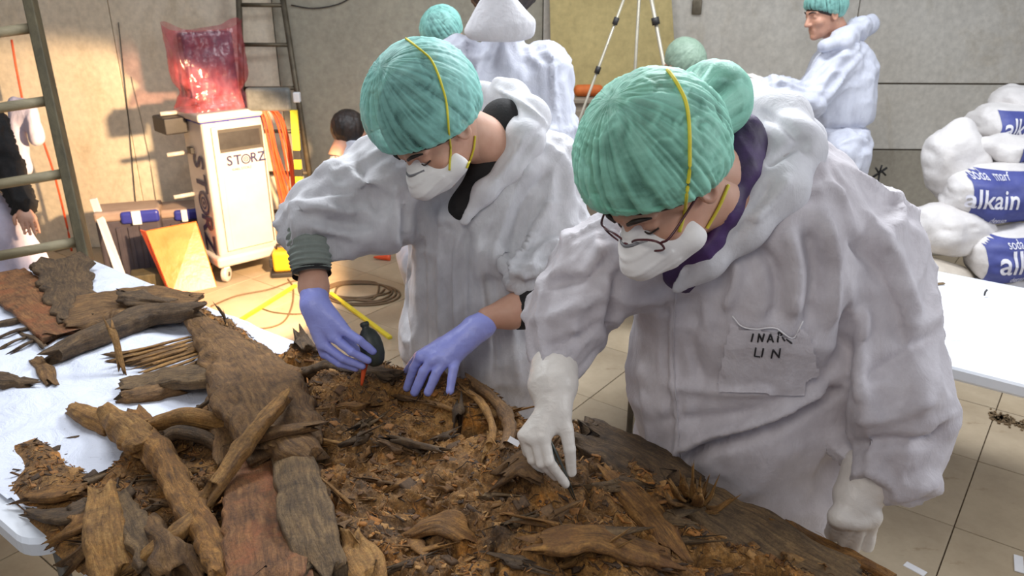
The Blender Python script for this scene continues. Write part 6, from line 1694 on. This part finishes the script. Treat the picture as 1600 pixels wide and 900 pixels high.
# ================================================================== sacks at the right
M_SACK = mat('white woven sack', srgb(206, 202, 200), srgb(224, 221, 219), 5, .65, bump=.35, bscale=30, bdist=.01)
M_SACKD = mat('dusty sack', srgb(188, 178, 164), srgb(208, 198, 184), 5, .7, bump=.35, bscale=30, bdist=.01)
M_PRINT = mat('blue sack print', srgb(58, 66, 132), srgb(78, 86, 152), 9, .55)
M_PWH = mat('white sack print', srgb(222, 222, 232), rough=.6)
def sack(label, px, py, d, w, hgt, th, rotz=0., tilt=0., m=None, knot=None, printed=None, seed=0., text='alkain', small=None, tsize=.12, shift=0.):
    c = at(px, py, d)
    yw = yaw(rotz); ct_, st_ = math.cos(tilt), math.sin(tilt)
    T = np.array([[ct_, 0, -st_], [0, 1, 0], [st_, 0, ct_]])
    M = yw @ T
    def f(P):
        q = (P - c.astype(np.float32)) @ M.astype(np.float32)
        e = (np.abs(q[:, 0])/w)**3.2 + (np.abs(q[:, 1])/th)**2.3 + (np.abs(q[:, 2])/hgt)**2.5
        d_ = (e**(1/2.6) - 1) * min(th, hgt) * .9
        if knot is not None:
            a = M.T @ (knot - c); d_ = smin(d_, cap(q, a*.6, a, .07, .035), .05); d_ = smin(d_, ell(q, a*1.08, (.07, .05, .05)), .02)
        return d_ + fbm(q*7 + seed, 2)*.014 + ridge(q*A3(7, 7, 12) + seed, 3)*.009
    V, Q = bake(f, [c] + ([knot] if knot is not None else []), .011, max(w, hgt)*1.25); V = relax(V, Q, 1)
    base = A3(c[0], c[1], V[:, 2].min())
    t = thing('sack', label, 'sack', base, 'white sacks piled on the right')
    obj('sack_body', V, Q, m or M_SACK, t)
    if printed:
        bv_ = bvh_of(V, Q); x0, x1, z0, z1 = printed; ax, az = M[:, 0], M[:, 2]; fr = -M[:, 1]
        def hit(a, b, off):
            o = c + ax*a + az*b + fr*.6; r = bv_.ray_cast(Vector(o), Vector(-fr)); 
            return None if r[0] is None else np.array(r[0]) + np.array(r[1] if r[1].dot(Vector(fr)) > 0 else -r[1])*off
        n1, n2 = 48, 30; vs = {}; VV = []; FF = []
        for i in range(n1):
            for j in range(n2):
                p = hit(x0 + (x1-x0)*i/(n1-1), z0 + (z1-z0)*j/(n2-1), .003)
                if p is not None: vs[(i, j)] = len(VV); VV.append(p)
        for i in range(n1-1):
            for j in range(n2-1):
                q = [(i, j), (i+1, j), (i+1, j+1), (i, j+1)]
                if all(k in vs for k in q): FF.append(tuple(vs[k] for k in q))
        obj('blue_print', VV, FF, M_PRINT, t)
        def txt(s_, size, cx_, cz_, bold):
            TV, TF = text_geo(s_, size, bold); bm = bmesh.new()
            for v in TV: bm.verts.new(v)
            bm.verts.ensure_lookup_table()
            for f_ in TF:
                try: bm.faces.new([bm.verts[i] for i in f_])
                except ValueError: pass
            bmesh.ops.triangulate(bm, faces=bm.faces[:])
            for _ in range(3):
                bmesh.ops.subdivide_edges(bm, edges=[e for e in bm.edges if e.calc_length() > .014], cuts=1)
                bmesh.ops.triangulate(bm, faces=bm.faces[:])
            bm.verts.index_update(); TV = [v.co.copy() for v in bm.verts]; TF = [tuple(v.index for v in f_.verts) for f_ in bm.faces]; bm.free()
            P = [hit(cx_ + v.x, cz_ + v.y*1.35, .0065) for v in TV]; ok = [p is not None for p in P]
            TF = [f_ for f_ in TF if all(ok[i] for i in f_)]
            if TF: obj('lettering', [p if p is not None else c for p in P], TF, M_PWH, t, smooth=False)
        cz_ = (z0+z1)/2
        txt(text, tsize, (x0+x1)/2 + shift, cz_, .0012)
        if small: txt(small[0], .035, (x0+x1)/2 + shift, z1 - .022, .0); txt(small[1], .03, (x0+x1)/2 + shift, z0 + .024, .0)
    return t
sack('bottommost blue-printed sack, mostly hidden by the right table', 1560, 462, 3.95, .27, .085, .18, 0, .05, printed=(-.02, .24, -.06, .05), text='alkain', tsize=.09, seed=1)
sack('plain dusty sack lying low beside the right table', 1462, 435, 4.0, .22, .085, .18, .2, -.25, m=M_SACKD, seed=2)
sack('sack with dark blue print just above the right table, below the blue square sack', 1592, 393, 3.95, .26, .135, .17, 0, .10, printed=(-.215, .24, -.10, .11), text='alkain', small=('soda  marina', 'densa  ligera'), tsize=.115, seed=3, shift=-.06)
sack('plain white sack left of the blue-printed sacks', 1484, 358, 4.05, .20, .13, .18, .2, -.05, seed=4)
sack('white sack with a large blue printed square in the middle of the pile', 1572, 300, 4.0, .30, .145, .19, .0, .04, printed=(-.235, .05, -.115, .13), text='alkain', small=('soda  marf', 'ultra  denso'), tsize=.095, seed=5, shift=-.06)
sack('plain white sack with knotted top at the left of the pile', 1492, 258, 4.12, .15, .20, .15, .1, .35, knot=at(1500, 205, 4.05), seed=6)
sack('white sack with gathered neck and blue flecks above the blue square sack', 1592, 232, 4.05, .17, .07, .15, 0, .05, printed=(-.08, .14, -.04, .035), text='kain', tsize=.07, knot=at(1545, 228, 4.0), seed=7)
sack('blue-printed sack near the top of the pile at the right edge', 1592, 192, 4.15, .25, .105, .17, .0, -.02, printed=(-.175, .20, -.085, .075), text='alkain', tsize=.09, seed=8, shift=-.075)
sack('topmost crumpled white sack at the right edge', 1600, 158, 4.2, .16, .08, .15, 0, .05, seed=9)
# planks on the floor carrying the pile
pz_ = at(1470, 452, 4.1)
sk = thing('pallet', 'wooden pallet under the pile of sacks, hidden behind the right table', 'pallet', A3(2.45, 3.9, 0))
V, F = box(A3(2.55, 3.95, .06), (.72, .02, .06), None, .004); 
top_z = .285
for k in range(5):
    V, F = box(A3(2.6, 3.62 + k*.16, top_z - .01), (.62, .06, .011), None, .003); obj('plank', V, F, M_LAD, sk, smooth=False)
for k in range(3):
    V, F = box(A3(2.08 + k*.52, 3.94, (top_z - .022)/2), (.05, .38, (top_z - .022)/2), None, .004); obj('bearer', V, F, M_LAD, sk, smooth=False)
# dark twig against the dado left of the sacks
V, F = tube([ony(1362, 278, 4.9), ony(1374, 270, 4.9), ony(1386, 262, 4.9)], .008, 6); tv = [(V, F)]
for a in ((1368, 262, 1374, 272), (1384, 274, 1376, 266), (1378, 258, 1374, 270)):
    tv.append(tube([ony(a[0], a[1], 4.9), ony(a[2], a[3], 4.9)], .006, 6))
V, F = merge(*tv); q = tube([ony(1374, 272, 4.9), ony(1374, 272, 4.9)*A3(1, 1, 0)], .006, 6); V, F = merge((V, F), q)
tag(obj('wire_stand', V, F, M_DARK), 'dark twiggy wire end before the wall between the violet coverall shoulder and the sacks', 'wire')
